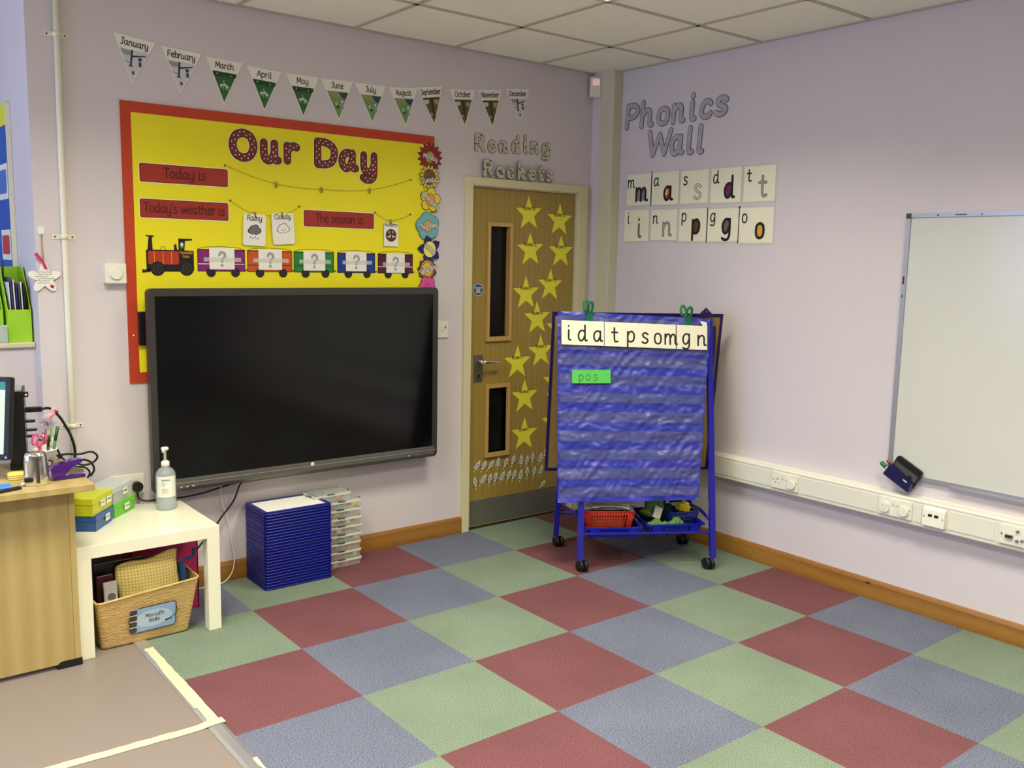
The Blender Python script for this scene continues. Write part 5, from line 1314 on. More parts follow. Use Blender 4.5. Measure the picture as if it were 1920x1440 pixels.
# ================================================================== CLEAR CASES
M_CLR = mat('clear_polypropylene', (215, 220, 208), .18, alpha=.34, spec=.8); M_RIMC = mat('frosted_clear_rim', (214, 216, 200), .3, alpha=.85)
M_CUBE = [mat('cube_' + n, rgb, .5) for n, rgb in (('red', (190, 70, 54)), ('orange', (222, 142, 60)), ('pale', (226, 196, 150)), ('yellow', (216, 220, 40)))]
random.seed(5)
for k in range(9):
    if k < 8: cx, cy, rz, z = -1.848 + random.uniform(-.003, .003), -.092 + random.uniform(-.003, .003), random.uniform(-.03, .03), .0 + k * .0437
    else: cx, cy, rz, z = -1.905, -.085, .05, 8 * .0437
    Wd, Dp, hh = .205, .135, .0415
    lab = 'clear handled plastic case of small coloured pieces, %s' % ('pushed left on top of the pile' if k == 8 else ('at the bottom of the pile' if k == 0 else '%s from the floor' % ORD[k + 1]))
    t = thing('clear_case', (cx, cy, z), lab, 'plastic case', 'clear cases beside the mini whiteboards', rz)
    TM = Matrix.Translation((cx, cy, z)) @ Matrix.Rotation(rz, 4, 'Z')
    mb = MB(); o = rrect(-Wd / 2, -Dp / 2, Wd / 2, Dp / 2, .012, 3); i_ = rrect(-Wd / 2 + .004, -Dp / 2 + .004, Wd / 2 - .004, Dp / 2 - .004, .010, 3)
    idx = mb.mi(M_CLR); n = len(o)
    A = [mb.bm.verts.new(TM @ Vector((x, y, .001))) for x, y in i_]; B_ = [mb.bm.verts.new(TM @ Vector((x, y, .030))) for x, y in o]; Cc = [mb.bm.verts.new(TM @ Vector((x, y, .0405))) for x, y in i_]
    for P1, P2 in ((A, B_), (B_, Cc)):
        for q in range(n): mb.bm.faces.new([P1[q], P1[(q + 1) % n], P2[(q + 1) % n], P2[q]]).material_index = idx
    mb.bm.faces.new(A[::-1]).material_index = idx; mb.bm.faces.new(Cc).material_index = idx
    mb.build('case_shell', t)
    mb = MB(); ang_ = (-.02, .03)[k % 2]
    ro = rrect(-Wd / 2 - .003, -Dp / 2 - .003, Wd / 2 + .003, Dp / 2 + .003, .014, 3); ri = rrect(-Wd / 2 + .002, -Dp / 2 + .002, Wd / 2 - .002, Dp / 2 - .002, .010, 3)
    idx = mb.mi(M_RIMC); V = [[mb.bm.verts.new(TM @ Vector((x, y, zz))) for x, y in ring_] for ring_, zz in ((ri, .027), (ro, .028), (ro, .036), (ri, .037))]
    for P1, P2 in zip(V, V[1:]):
        for q in range(n): mb.bm.faces.new([P1[q], P1[(q + 1) % n], P2[(q + 1) % n], P2[q]]).material_index = idx
    mb.build('rim', t)
    mb = MB(); mb.box((.012, -Dp / 2 + .006, .003), (.014, Dp / 2 - .006, .036), M_RIMC, 0, 2, TM); mb.build('divider', t)
    for q in range(5):
        side_ = (k + q) % 2; x = (.02 + .065 * random.random()) if side_ else (-.085 + .075 * random.random())
        y = -.045 + .03 * random.random(); s = .010 + .006 * random.random(); m_ = M_CUBE[3] if (k == 7 and q == 0) else M_CUBE[(k + q * 2) % 3]
        mb = MB(); mb.box((x - s, y - s * .7, .0018), (x + s, y + s * .7, .006 + s), m_, .002, 1, TM @ Matrix.Rotation(.0, 4, 'Z')); mb.build('coloured_piece', t)
    for s in (-1, 1):
        mb = MB(); mb.tube([TM @ Vector((s * (Wd / 2 + .004), -Dp / 2 + .030, .034)), TM @ Vector((s * (Wd / 2 + .008), -.02, .037)), TM @ Vector((s * (Wd / 2 + .007), .015, .030)), TM @ Vector((s * (Wd / 2 + .004), .022, .020))], .0024, M_BLK, 6)
        mb.build('side_clip', t)
    mb = MB(); mb.tube([TM @ Vector((-.035, -Dp / 2 - .001, .039)), TM @ Vector((-.03, -Dp / 2 - .004, .0405)), TM @ Vector((.0, -Dp / 2 - .004, .0405)), TM @ Vector((.006, -Dp / 2 - .001, .039))], .0022, M_BLK, 6); mb.build('handle', t)

# ================================================================== WHITE TABLE
t = thing('side_table', (-2.916, -.280, 0), 'low square white table between the oak desk and the screen', 'table')
mb = MB(); mb.box((-3.194, -.556, .400), (-2.638, -.030, .450), M_TABLE, .0015, 2); mb.build('table_top', t)
for x in (-3.194, -2.690):
    for y in (-.556, -.082):
        mb = MB(); mb.box((x, y, 0), (x + .052, y + .052, .400), M_TABLE, .001, 1); mb.build('leg', t)
# index-card boxes
def card_box(cx, cy, z, deg, rgb, nm, label, h=.064, labels=((.2, 'l'),), top=None, a=.92):
    M_ = mat('box_' + nm, rgb, .3, alpha=a); TM = Matrix.Translation((cx, cy, z)) @ Matrix.Rotation(math.radians(deg), 4, 'Z')
    t = thing('card_box', (cx, cy, z), label, 'box', 'small coloured boxes on the table', math.radians(deg))
    mb = MB()
    lo = [(-.084, -.052), (.084, -.052), (.084, .052), (-.084, .052)]; hi = [(-.0875, -.055), (.0875, -.055), (.0875, .055), (-.0875, .055)]
    A = [mb.bm.verts.new(TM @ Vector((x, y, 0))) for x, y in lo]; B_ = [mb.bm.verts.new(TM @ Vector((x, y, h * .62))) for x, y in hi]; idx = mb.mi(M_)
    for q in range(4): mb.bm.faces.new([A[q], A[(q + 1) % 4], B_[(q + 1) % 4], B_[q]]).material_index = idx
    mb.bm.faces.new(A[::-1]).material_index = idx; mb.bm.faces.new(B_).material_index = idx
    mb.build('box_body', t)
    mb = MB(); mb.box((-.090, -.0575, h * .62 + .0005), (.090, .0575, h), M_, .003, 2, TM); mb.build('lid', t)
    for u, txt in labels:
        P = Plane(TM @ Vector((u, -.0592, h * .52)), TM.to_3x3() @ Vector((1, 0, 0)), (0, 0, 1), TM.to_3x3() @ Vector((0, -1, 0)))
        mb = MB(); flat(mb, P, rect(-.021, -.014, .021, .014), 0, .0006, M_WHITE); l = mb.build('paper_label', t)
        lettering('lettering', l, P, txt, 0, .002, .011, M_GREYO, .0008, .06, width=.03)
    return t
card_box(-3.069, -.272, .450, 54, (44, 88, 156), 'blue', 'blue lidded card box at the bottom front of the boxes', .066, ((.02, 'plurals'),), a=.96)
card_box(-3.075, -.277, .5165, 51, (208, 214, 44), 'yellow', 'yellow-green lidded box stacked on the blue card box', .074, ((-.005, 'words'), (.05, 'letters')), a=.9)
card_box(-2.945, -.122, .450, 47, (110, 196, 50), 'green', 'lime green lidded card box behind the blue one', .064, ((.010, 'sounds'),), a=.96)
card_box(-2.953, -.128, .5145, 49, (214, 220, 218), 'clear', 'clear frosted lidded box on top of the lime box', .072, ((.01, 'numbers'),), a=.6)
# sanitiser bottle
t = thing('pump_bottle', (-2.733, -.176, .450), 'clear blue-tinted pump bottle with white pump on the table', 'bottle')
M_BOT = mat('clear_bottle_plastic', (206, 216, 220), .12, alpha=.42, spec=.7); M_LIQ = mat('clear_gel', (204, 214, 218), .1, alpha=.5)
bc = (-2.733, -.176, .450)
mb = MB(); mb.lathe([(.040, 0), (.043, .004), (.043, .150), (.040, .166), (.030, .180), (.017, .188), (.016, .196)], bc, M_BOT, 28); mb.build('bottle_body', t)
mb = MB(); mb.lathe([(.039, .003), (.041, .006), (.041, .058)], bc, M_LIQ, 28); mb.build('gel', t)
mb = MB(); cam_dir = math.atan2(-4.225 + .176, -3.99 + 2.733); n = 14
for i in range(n):
    a0 = cam_dir - 1.0 + 2.1 * i / n; a1 = cam_dir - 1.0 + 2.1 * (i + 1) / n; r = .0436
    f = mb.face([(bc[0] + r * math.cos(a0), bc[1] + r * math.sin(a0), .510), (bc[0] + r * math.cos(a1), bc[1] + r * math.sin(a1), .510), (bc[0] + r * math.cos(a1), bc[1] + r * math.sin(a1), .604), (bc[0] + r * math.cos(a0), bc[1] + r * math.sin(a0), .604)], M_WHITE)
lb_ = mb.build('label', t)
nv = Vector((math.cos(cam_dir), math.sin(cam_dir), 0)); uv = Vector((-nv.y, nv.x, 0))
P = Plane(Vector(bc) + nv * .0442 + Vector((0, 0, .11)), uv, (0, 0, 1), nv)
M_TEAL = mat('teal_print', (96, 150, 156), .5)
mb = MB(); text(mb, P, 'hand sanitiser', .0, .028, .010, M_TEAL, .0006, .06, width=.036); mb.build('lettering', lb_)
mb = MB(); q = [(.0065 * math.cos(2 * PI * i / 16) - .010, .0065 * math.sin(2 * PI * i / 16) + .010) for i in range(17)]; ribbons(mb, P, [q], .0007, .0006, .0006, M_TEAL, 4, False); mb.build('round_symbol', lb_)
mb = MB()
for r_ in range(3): text(mb, P, 'kills germs on', -.002, -.012 - r_ * .008, .006, M_GREYQ, .0006, .05, width=.028)
mb.build('small_print', lb_)
mb = MB(); mb.lathe([(.018, .190), (.018, .212), (.012, .214), (.012, .218)], bc, M_WHITE, 20); mb.build('collar', t)
mb = MB(); mb.lathe([(.006, .218), (.006, .262), (.014, .264), (.017, .270), (.014, .277), (.004, .279)], bc, M_WHITE, 16)
mb.tube([(bc[0], bc[1], .720), (bc[0] - .012, bc[1] - .020, .720), (bc[0] - .018, bc[1] - .030, .713)], .0055, M_WHITE, 8); mb.build('pump', t)

# ================================================================== BASKET UNDER THE TABLE
M_WEAVE = mat('woven_rush', (214, 178, 112), .6, var=.10, vs=26, bump=.35, bs=60, stretch=(.55, .55, 4.5))
MATS['woven_rush'].node_tree.nodes['Bump'].inputs['Distance'].default_value = .012
MATS['woven_rush'].node_tree.nodes['Bump'].inputs['Strength'].default_value = .8
tb = thing('storage_basket', (-2.925, -.41, 0), 'woven rush basket with a blue name tag under the white table', 'basket')
lo = (-3.104, -2.760, -.505, -.335); hi = (-3.128, -2.724, -.548, -.292); zb, zt = .004, .222
def bring(t_, inset=0.0, wob=0.0, seed=0):
    a = [lo[i] + (hi[i] - lo[i]) * t_ for i in range(4)]; pts = rrect(a[0] + inset, a[2] + inset, a[1] - inset, a[3] - inset, .018, 3); out = []
    # subdivide the long runs so the weave can bulge
    n = len(pts)
    for i in range(n):
        p, q = pts[i], pts[(i + 1) % n]; m_ = max(1, int(math.dist(p, q) / .012))
        for j in range(m_): out.append((p[0] + (q[0] - p[0]) * j / m_, p[1] + (q[1] - p[1]) * j / m_))
    c_ = ((a[0] + a[1]) / 2, (a[2] + a[3]) / 2); res = []
    for i, (x, y) in enumerate(out):
        d = math.hypot(x - c_[0], y - c_[1]); s = 1 + wob * math.sin(i * 1.6 + seed * PI) / d
        res.append((c_[0] + (x - c_[0]) * s, c_[1] + (y - c_[1]) * s))
    return res
mb = MB(); rows = 30; rings = []; idx = mb.mi(M_WEAVE); nref = None
base = bring(1.0); nref = len(base)
def resample(P_, n):
    L = [0]; m_ = len(P_)
    for i in range(m_): L.append(L[-1] + math.dist(P_[i], P_[(i + 1) % m_]))
    out = []
    for k in range(n):
        s = L[-1] * k / n; i = max(j for j in range(m_) if L[j] <= s + 1e-12); f_ = (s - L[i]) / max(L[i + 1] - L[i], 1e-9); a = P_[i]; b = P_[(i + 1) % m_]
        out.append((a[0] + (b[0] - a[0]) * f_, a[1] + (b[1] - a[1]) * f_))
    return out
for r_ in range(rows + 1):
    tt = r_ / rows; q = resample(bring(tt), nref); c_ = ((lo[0] + lo[1]) / 2, (lo[2] + lo[3]) / 2); z = zb + (zt - zb) * tt
    ring_ = []
    for i, (x, y) in enumerate(q):
        d = math.hypot(x - c_[0], y - c_[1]); s = 1 + (.0022 * math.sin(i * .9 + r_ * PI * .97) + .0012 * random.random()) / d
        lift = .016 * (x - (-2.925)) / .2 * tt
        ring_.append(mb.bm.verts.new((c_[0] + (x - c_[0]) * s, c_[1] + (y - c_[1]) * s, z + lift + .0012 * math.sin(i * .9))))
    rings.append(ring_)
for A, B_ in zip(rings, rings[1:]):
    for k in range(nref): f_ = mb.bm.faces.new([A[k], A[(k + 1) % nref], B_[(k + 1) % nref], B_[k]]); f_.material_index = idx; f_.smooth = True
mb.bm.faces.new(rings[0][::-1]).material_index = idx
mb.build('woven_body', tb)
q = resample(bring(1.0), 60); mb = MB(); mb.tube([(x, y, zt + .016 * (x + 2.925) / .2 + .001) for x, y in q], .0048, M_WEAVE, 8, closed=True); mb.build('rim', tb)
# tag on the basket front
sl = math.atan2(.043, .218)
P = Plane((-2.912, -.5335, .105), (1, 0, 0.02), (0, -math.sin(sl), math.cos(sl)), (0, -math.cos(sl), -math.sin(sl)))
mb = MB(); flat(mb, P, rrect(-.092, -.056, .092, .056, .014, 4), .002, .0028, M_BLK); flat(mb, P, rrect(-.088, -.053, .089, .053, .012, 4), .0028, .0032, mat('pale_blue_tag', (150, 178, 214), .35))
mb.face([P(a, b, .0034) for a, b in disc(0, 0, .074, 24, .038)], mat('very_pale_blue_tag', (186, 204, 222), .35))
tg = mb.build('name_tag', tb)
mb = MB()
for k in range(4):
    v = -.040 + k * .027; flat(mb, P, [(-.091, v - .011), (-.068, v - .011), (-.062, v - .004), (-.068, v), (-.062, v + .004), (-.068, v + .011), (-.091, v + .011)], .0034, .0038, M_SPK)
    flat(mb, P, rect(-.094, v + .0115, -.064, v + .0145), .0034, .0042, M_LAM)
mb.build('binding_picture', tg)
mb = MB(); text(mb, P, "Miss Luff's", .006, .014, .023, M_GREYO, .0036, .045, width=.074); mb.build('lettering', tg)
mb = MB(); text(mb, P, 'Books', .004, -.010, .023, M_GREYO, .0036, .045, width=.042); mb.build('lettering', tg)
mb = MB(); flat(mb, P, [(.046, -.022), (.076, -.016), (.076, -.020), (.05, -.028)], .0036, .0040, M_BLK); mb.build('pencil_picture', tg)
mb = MB(); mb.tube([P(.088, .040, .005), P(.096, .010, .007), P(.086, -.008, .006), P(.080, -.014, .005)], .0014, M_BLK, 6); mb.build('tie', tb)
mb = MB(); mb.tube([P(-.090, -.018, .005), P(-.098, .010, .007), P(-.092, .026, .005)], .0014, M_BLK, 6); mb.build('tie', tb)
# things inside the basket
M_GING = bpy.data.materials.new('yellow_gingham'); M_GING.use_nodes = True; nt = M_GING.node_tree; b_ = nt.nodes['Principled BSDF']; b_.inputs['Roughness'].default_value = .9
tc = nt.nodes.new('ShaderNodeTexCoord'); sx = nt.nodes.new('ShaderNodeSeparateXYZ'); nt.links.new(tc.outputs['Object'], sx.inputs[0])
outs = []
for ax_ in ('X', 'Z'):
    m1 = nt.nodes.new('ShaderNodeMath'); m1.operation = 'MULTIPLY'; m1.inputs[1].default_value = 2 * PI / .0125; nt.links.new(sx.outputs[ax_], m1.inputs[0])
    m2 = nt.nodes.new('ShaderNodeMath'); m2.operation = 'SINE'; nt.links.new(m1.outputs[0], m2.inputs[0])
    m3 = nt.nodes.new('ShaderNodeMath'); m3.operation = 'GREATER_THAN'; m3.inputs[1].default_value = 0; nt.links.new(m2.outputs[0], m3.inputs[0]); outs.append(m3)
ad = nt.nodes.new('ShaderNodeMath'); nt.links.new(outs[0].outputs[0], ad.inputs[0]); nt.links.new(outs[1].outputs[0], ad.inputs[1])
dv = nt.nodes.new('ShaderNodeMath'); dv.operation = 'MULTIPLY'; dv.inputs[1].default_value = .5; nt.links.new(ad.outputs[0], dv.inputs[0])
rp = nt.nodes.new('ShaderNodeValToRGB'); rp.color_ramp.elements[0].color = lin((250, 240, 184)); rp.color_ramp.elements[1].color = lin((232, 196, 70)); nt.links.new(dv.outputs[0], rp.inputs[0]); nt.links.new(rp.outputs[0], b_.inputs['Base Color'])
mb = MB(); idx = mb.mi(M_GING); nx_, nz_ = 26, 16; sides = []
for s in (-1, 1):
    g = []
    for j in range(nz_ + 1):
        row = []
        for i in range(nx_ + 1):
            u = i / nx_; v = j / nz_
            x = -3.018 + .248 * u + .006 * math.sin(v * 6); top = .305 + .030 * u + .006 * math.sin(u * 9); z = .10 + (top - .10) * v
            bulge = .036 * (max(0, math.sin(PI * min(max(u, .0), 1))) ** .5) * (max(0, math.sin(PI * min(v * .93 + .06, 1))) ** .5)
            y = -.435 + .02 * v + s * (bulge + .004 * noise.noise(Vector((u * 5, v * 5, s * 3))))
            row.append(mb.bm.verts.new((x, y, z)))
        g.append(row)
    for j in range(nz_):
        for i in range(nx_):
            f_ = mb.bm.faces.new([g[j][i], g[j][i + 1], g[j + 1][i + 1], g[j + 1][i]] if s < 0 else [g[j + 1][i], g[j + 1][i + 1], g[j][i + 1], g[j][i]]); f_.smooth = True; f_.material_index = idx
bmesh.ops.remove_doubles(mb.bm, verts=mb.bm.verts[:], dist=.0015)
tag(mb.build('cloth_bag'), 'yellow gingham cloth bag standing in the rush basket', 'bag')
def book(name, a, b, lean, cov, label, pic=None):
    TM = Matrix.Translation(a) @ Matrix.Rotation(lean, 4, 'Y')
    t = thing(name, a, label, 'book', 'books in the rush basket')
    w_, d_, h_ = b
    mb = MB(); mb.box((0, .002, .002), (w_, d_ - .002, h_ - .002), M_WHITE, 0, 2, TM); mb.build('pages', t)
    mb = MB(); mb.box((-.001, 0, 0), (w_ + .001, .0018, h_), cov, 0, 2, TM); mb.box((-.001, d_ - .0018, 0), (w_ + .001, d_, h_), cov, 0, 2, TM); mb.box((-.0018, 0, 0), (0, d_, h_), cov, 0, 2, TM); mb.build('cover', t)
    if pic:
        P = Plane(TM @ Vector((w_ / 2, 0, h_ * .5)), TM.to_3x3() @ Vector((1, 0, 0)), TM.to_3x3() @ Vector((0, 0, 1)), TM.to_3x3() @ Vector((0, -1, 0)))
        mb = MB(); mb.face([P(x, y, .0006) for x, y in disc(.002, .055, .016, 18)], M_CLG); mb.build('cover_picture', t)
        mb = MB(); q = [(.008 + .008 * math.cos(2 * PI * i / 14), .028 + .008 * math.sin(2 * PI * i / 14)) for i in range(15)]; ribbons(mb, P, [q], .0012, .0006, .0006, M_CLG, 4, False); mb.build('cover_picture', t)
    return t
book('story_book', (-3.072, -.475, .030), (.048, .008, .235), -.04, M_LAM, 'white book with grey circle on its cover in the basket', True)
book('story_book', (-3.092, -.440, .020), (.060, .014, .262), -.02, mat('dark_red_cover', (70, 24, 30), .4), 'dark maroon book behind the white one in the basket')
book('story_book', (-3.098, -.395, .020), (.200, .018, .300), .0, mat('black_cover', (26, 24, 30), .4), 'tall black book at the back of the rush basket')
M_BFAB = mat('blue_fabric', (44, 84, 130), .9, bump=.4, bs=200)
t = thing('blue_bag', (-2.755, -.43, .10), 'blue fabric bag with a curling strap at the right of the basket', 'bag')
mb = MB(); mb.box((-2.766, -.455, .14), (-2.744, -.385, .268), M_BFAB, .010, 3); mb.build('bag_body', t)
mb = MB(); mb.tube(smooth3([(-2.760, -.42, .262), (-2.745, -.425, .285), (-2.715, -.43, .292), (-2.705, -.43, .310), (-2.702, -.43, .325), (-2.712, -.43, .322)]), .0065, M_BFAB, 8); mb.build('strap', t)
M_PINK = mat('magenta_card', (176, 34, 92), .5)
t = thing('magazine_file', (-2.76, -.17, 0), 'magenta file box standing behind the basket under the table', 'file box')
mb = MB()
mb.box((-2.92, -.275, .0015), (-2.634, -.271, .385), M_PINK); mb.box((-2.638, -.275, .0015), (-2.634, -.092, .385), M_PINK); mb.box((-2.92, -.275, .0015), (-2.916, -.092, .385), M_PINK); mb.box((-2.92, -.096, .0015), (-2.634, -.092, .385), M_PINK); mb.box((-2.916, -.271, .0015), (-2.638, -.096, .005), M_PINK)
mb.build('file_shell', t)

# ================================================================== OAK DESK
td = thing('desk', (-3.9, -.35, 0), 'light oak desk at the left picture edge, its front panel facing the room', 'desk')
mb = MB(); mb.box((-4.70, -.664, .695), (-3.143, -.120, .720), M_DESK, .002, 2); mb.build('desk_top', td)
mb = MB(); mb.box((-4.60, -.585, .018), (-3.222, -.567, .694), M_DESK); mb.build('front_panel', td)
mb = MB(); mb.box((-3.221, -.585, .020), (-3.199, -.13, .694), M_DESK, .001, 1); mb.build('side_panel', td)
mb = MB(); mb.prism([(-3.285, -.589, .0), (-3.196, -.589, .0), (-3.196, -.589, .028), (-3.268, -.589, .028), (-3.280, -.589, .022)], (0, .05, 0), M_BLK); mb.build('foot', td)
mb = MB(); mb.box((-4.60, -.590, .0), (-4.51, -.54, .018), M_BLK, .002, 1); mb.build('foot', td)

# monitor
MA = math.radians(34)   # turned towards the left of the room
c0 = Vector((-3.388, -.455, .80))
tilt = math.radians(-10)
MT = Matrix.Translation(c0) @ Matrix.Rotation(-MA, 4, 'Z') @ Matrix.Rotation(tilt, 4, 'X')
t = thing('monitor', (-3.56, -.34, .720), 'black computer monitor on the desk, cut by the left picture edge', 'monitor')
mb = MB(); mb.box((-.50, .0, 0), (0, .035, .310), M_BLK, .006, 2, MT); mb.build('monitor_case', t)
mb = MB()
for a, b in (((-.50, -.006, 0), (0, .001, .022)), ((-.50, -.006, .292), (0, .001, .310)), ((-.50, -.006, .022), (-.482, .001, .292)), ((-.018, -.006, .022), (0, .001, .292))): mb.box(a, b, M_BLK, .001, 1, MT)
mb.build('bezel', t)
mb = MB(); mb.box((-.482, -.003, .022), (-.018, -.001, .292), mat('lit_screen', (176, 204, 172), .3, emit=.32), 0, 2, MT); sc = mb.build('screen', t)
mb = MB(); mb.box((-.482, -.0042, .262), (-.018, -.0032, .292), mat('teal_title_bar', (44, 112, 112), .3, emit=.3), 0, 2, MT); mb.build('title_bar', sc)
mb = MB(); 
for k in range(3): mb.box((-.47, -.0042, .235 - k * .012), (-.03 - .02 * k, -.0034, .2365 - k * .012), M_GREYQ, 0, 2, MT)
mb.build('text_lines', sc)
mb = MB(); mb.lathe([(.0035, 0), (.0035, .001)], tuple(MT @ Vector((-.009, -.006, .010))), mat('blue_led', (90, 110, 255), .3, emit=2), 8, tuple(MT.to_3x3() @ Vector((0, -1, 0)))); mb.build('power_light', t)
mb = MB(); mb.box((-.30, .035, -.05), (-.20, .06, .16), M_BLK, .004, 1, MT); mb.build('stand_neck', t)
mb = MB(); mb.box((-.36, -.06, .7205 - c0.z), (-.14, .14, .732 - c0.z), M_BLK, .004, 1, Matrix.Translation(c0) @ Matrix.Rotation(-MA, 4, 'Z')); mb.build('stand_base', t)
# computer case behind
t = thing('mini_computer', (-3.33, -.30, .720), 'black upright computer unit with plugged leads behind the monitor', 'computer')
CT = Matrix.Translation((-3.300, -.30, .7205)) @ Matrix.Rotation(math.radians(-12), 4, 'Z')
mb = MB(); mb.box((-.055, -.01, .03), (.0, .16, .315), M_BLK, .003, 2, CT); mb.build('computer_case', t)
mb = MB(); mb.box((-.05, -.012, .314), (-.008, .10, .324), M_GREYQ, .001, 1, CT); mb.build('top_strip', t)
mb = MB(); mb.box((-.060, .02, .0), (.006, .14, .03), M_BLK, .003, 1, CT); mb.build('foot', t)
mb = MB(); mb.box((0.0, -.008, .290), (.016, .012, .310), M_BLK, .001, 1, CT); mb.lathe([(.004, 0), (.004, .001)], tuple(CT @ Vector((.008, -.008, .30))), M_WHITE, 8, tuple(CT.to_3x3() @ Vector((0, -1, 0)))); mb.build('hinge_lug', t)
for z, l, hh in ((.225, .060, .020), (.185, .035, .009), (.150, .040, .009), (.125, .030, .009)):
    mb = MB(); mb.box((.001, .02, z), (l, .045, z + hh), M_BLK, .003, 1, CT); mb.build('connector', t)
for z in (.245, .205, .17, .115):
    mb = MB(); mb.box((.0, .014, z), (.0015, .018, z + .012), M_LAM, 0, 1, CT); mb.build('port_edge', t)
# cables: one big arc plus the coil hanging behind the desk
M_CB = M_CABLE
V3 = lambda x, y, z: (x, y, z)
cable([V3(-3.236, -.27, .953), V3(-3.20, -.25, .950), V3(-3.155, -.19, .905), V3(-3.12, -.14, .85), V3(-3.095, -.11, .80), V3(-3.082, -.10, .745), V3(-3.085, -.10, .70), V3(-3.10, -.09, .62), V3(-3.11, -.06, .46 + .02)], .0055, M_CB, 'thick black cable arching from the computer down behind the desk end')
cable([V3(-3.26, -.25, .75), V3(-3.20, -.20, .742), V3(-3.13, -.14, .735), V3(-3.07, -.12, .725), V3(-3.02, -.11, .728), V3(-2.995, -.105, .705), V3(-3.01, -.10, .680), V3(-3.05, -.10, .672), V3(-3.09, -.10, .690)], .0045, M_CB, 'black cable with the widest loop past the desk end')
cable([V3(-3.25, -.24, .78), V3(-3.19, -.17, .76), V3(-3.12, -.12, .70), V3(-3.06, -.09, .695), V3(-3.02, -.085, .68), V3(-3.005, -.085, .645), V3(-3.02, -.08, .615)], .0045, M_CB, 'black cable with its end curling down beside the purple stapler')
cable([V3(-3.24, -.22, .80), V3(-3.17, -.15, .775), V3(-3.13, -.10, .71), V3(-3.08, -.075, .665), V3(-3.04, -.07, .655), V3(-3.02, -.07, .63), V3(-3.035, -.07, .60), V3(-3.06, -.07, .57)], .004, M_CB, 'thin black cable hanging lowest behind the stapler')
cable([V3(-3.25, -.26, .83), V3(-3.19, -.19, .80), V3(-3.15, -.13, .74), V3(-3.13, -.09, .68), V3(-3.14, -.06, .60), V3(-3.16, -.05, .50)], .0035, M_CB, 'thin straight black cable dropping beside the paper cup')
# paper cup with pens
cp = (-3.262, -.435, .7203)
t = thing('pen_cup', cp, 'white paper cup of pens with a round printed mark', 'cup')
mb = MB(); mb.lathe([(.030, 0), (.0305, .002), (.042, .100), (.0445, .102), (.0435, .106), (.040, .104), (.029, .004)], cp, M_WHITE, 32, capt=True); mb.build('cup_body', t)
nv = (Vector((CAM_POS.x, CAM_POS.y, 0)) - Vector((cp[0], cp[1], 0))).normalized(); nv = (Matrix.Rotation(.38, 3, 'Z') @ nv); uv = Vector((-nv.y, nv.x, 0))
sl_ = .12
P = Plane(Vector(cp) + nv * .0372 + Vector((0, 0, .055)), uv, (nv * sl_ + Vector((0, 0, 1))).normalized(), (nv - Vector((0, 0, sl_))).normalized())
mb = MB()
for r_, wd in ((.021, .0012), (.012, .0022)):
    q = [(r_ * math.cos(2 * PI * i / 20), r_ * math.sin(2 * PI * i / 20)) for i in range(21)]
    rb = MB(); idx = mb.mi(M_BLK)
    for i in range(20):
        (a, b), (c_, d_) = q[i], q[i + 1]; cv_ = lambda x, y: P(x, y, .0008 - x * x / .075)
        k0 = 1 - wd / r_; k1 = 1 + wd / r_
        if r_ > .02 and i % 2: continue
        f_ = mb.bm.faces.new([mb.bm.verts.new(cv_(x, y)) for x, y in ((a * k0, b * k0), (c_ * k0, d_ * k0), (c_ * k1, d_ * k1), (a * k1, b * k1))]); f_.material_index = idx
mb.build('printed_mark', t)
def pen(a, b, r, m, capm, label, name='pen'):
    a = Vector(cp) + Vector(a); b = Vector(cp) + Vector(b); t = thing(name, tuple(a), label, 'pen', 'pens in the paper cup')
    mb = MB(); mb.tube([a, a + (b - a) * .7], r, m, 8); mb.build('barrel', t)
    mb = MB(); mb.tube([a + (b - a) * .7, b], r * 1.12, capm, 8); mb.build('cap', t)
pen((.010, .0, .012), (.048, -.008, .188), .0055, M_GP, mat('green_pen', (30, 92, 30), .35), 'dark green pen leaning right in the paper cup')
pen((.004, .008, .012), (.030, .012, .180), .004, M_STAR, mat('lime_pen', (170, 200, 90), .4), 'pale yellow-green pen beside the green one in the cup')
pen((.0, -.010, .012), (.014, -.016, .160), .0045, mat('navy_pen', (24, 26, 60), .35), M_BLK, 'navy pen in the middle of the paper cup')
pen((-.006, .006, .012), (.002, .016, .165), .004, mat('grey_pen', (90, 94, 110), .3), M_CHROME, 'grey metal pen standing behind the navy one')
pen((.012, -.012, .012), (.026, -.018, .150), .004, M_LAM, M_LIQ, 'clear pen with pale cap at the cup front')
mb = MB(); c_ = Vector(cp); mb.box((-.018, -.010, .085), (.008, .004, .122), M_WHITE, .003, 2, Matrix.Translation(c_)); tag(mb.build('rubber_eraser'), 'white block standing low in the paper cup', 'eraser')
# scissors (pink loop handles)
t = thing('scissors', tuple(c_ + Vector((-.03, -.012, .09))), 'pink-handled scissors at the left of the paper cup', 'scissors')
M_PK = mat('rose_pink_plastic', (206, 70, 110), .35)
for k, (dx, dz) in enumerate(((-.034, .148), (-.018, .140))):
    q = [c_ + Vector((dx + .010 * math.cos(a) + .004 * math.sin(a), -.014 - .004 * k, dz + .020 * math.sin(a))) for a in [2 * PI * i / 16 for i in range(16)]]
    mb = MB(); mb.tube(q, .0038, M_PK, 8, closed=True); mb.build('handle_loop', t)
mb = MB(); mb.tube([c_ + Vector((-.024, -.014, .130)), c_ + Vector((-.014, -.006, .085)), c_ + Vector((-.004, 0, .020))], [.006, .006, .003], M_PK, 8); mb.build('blade', t)
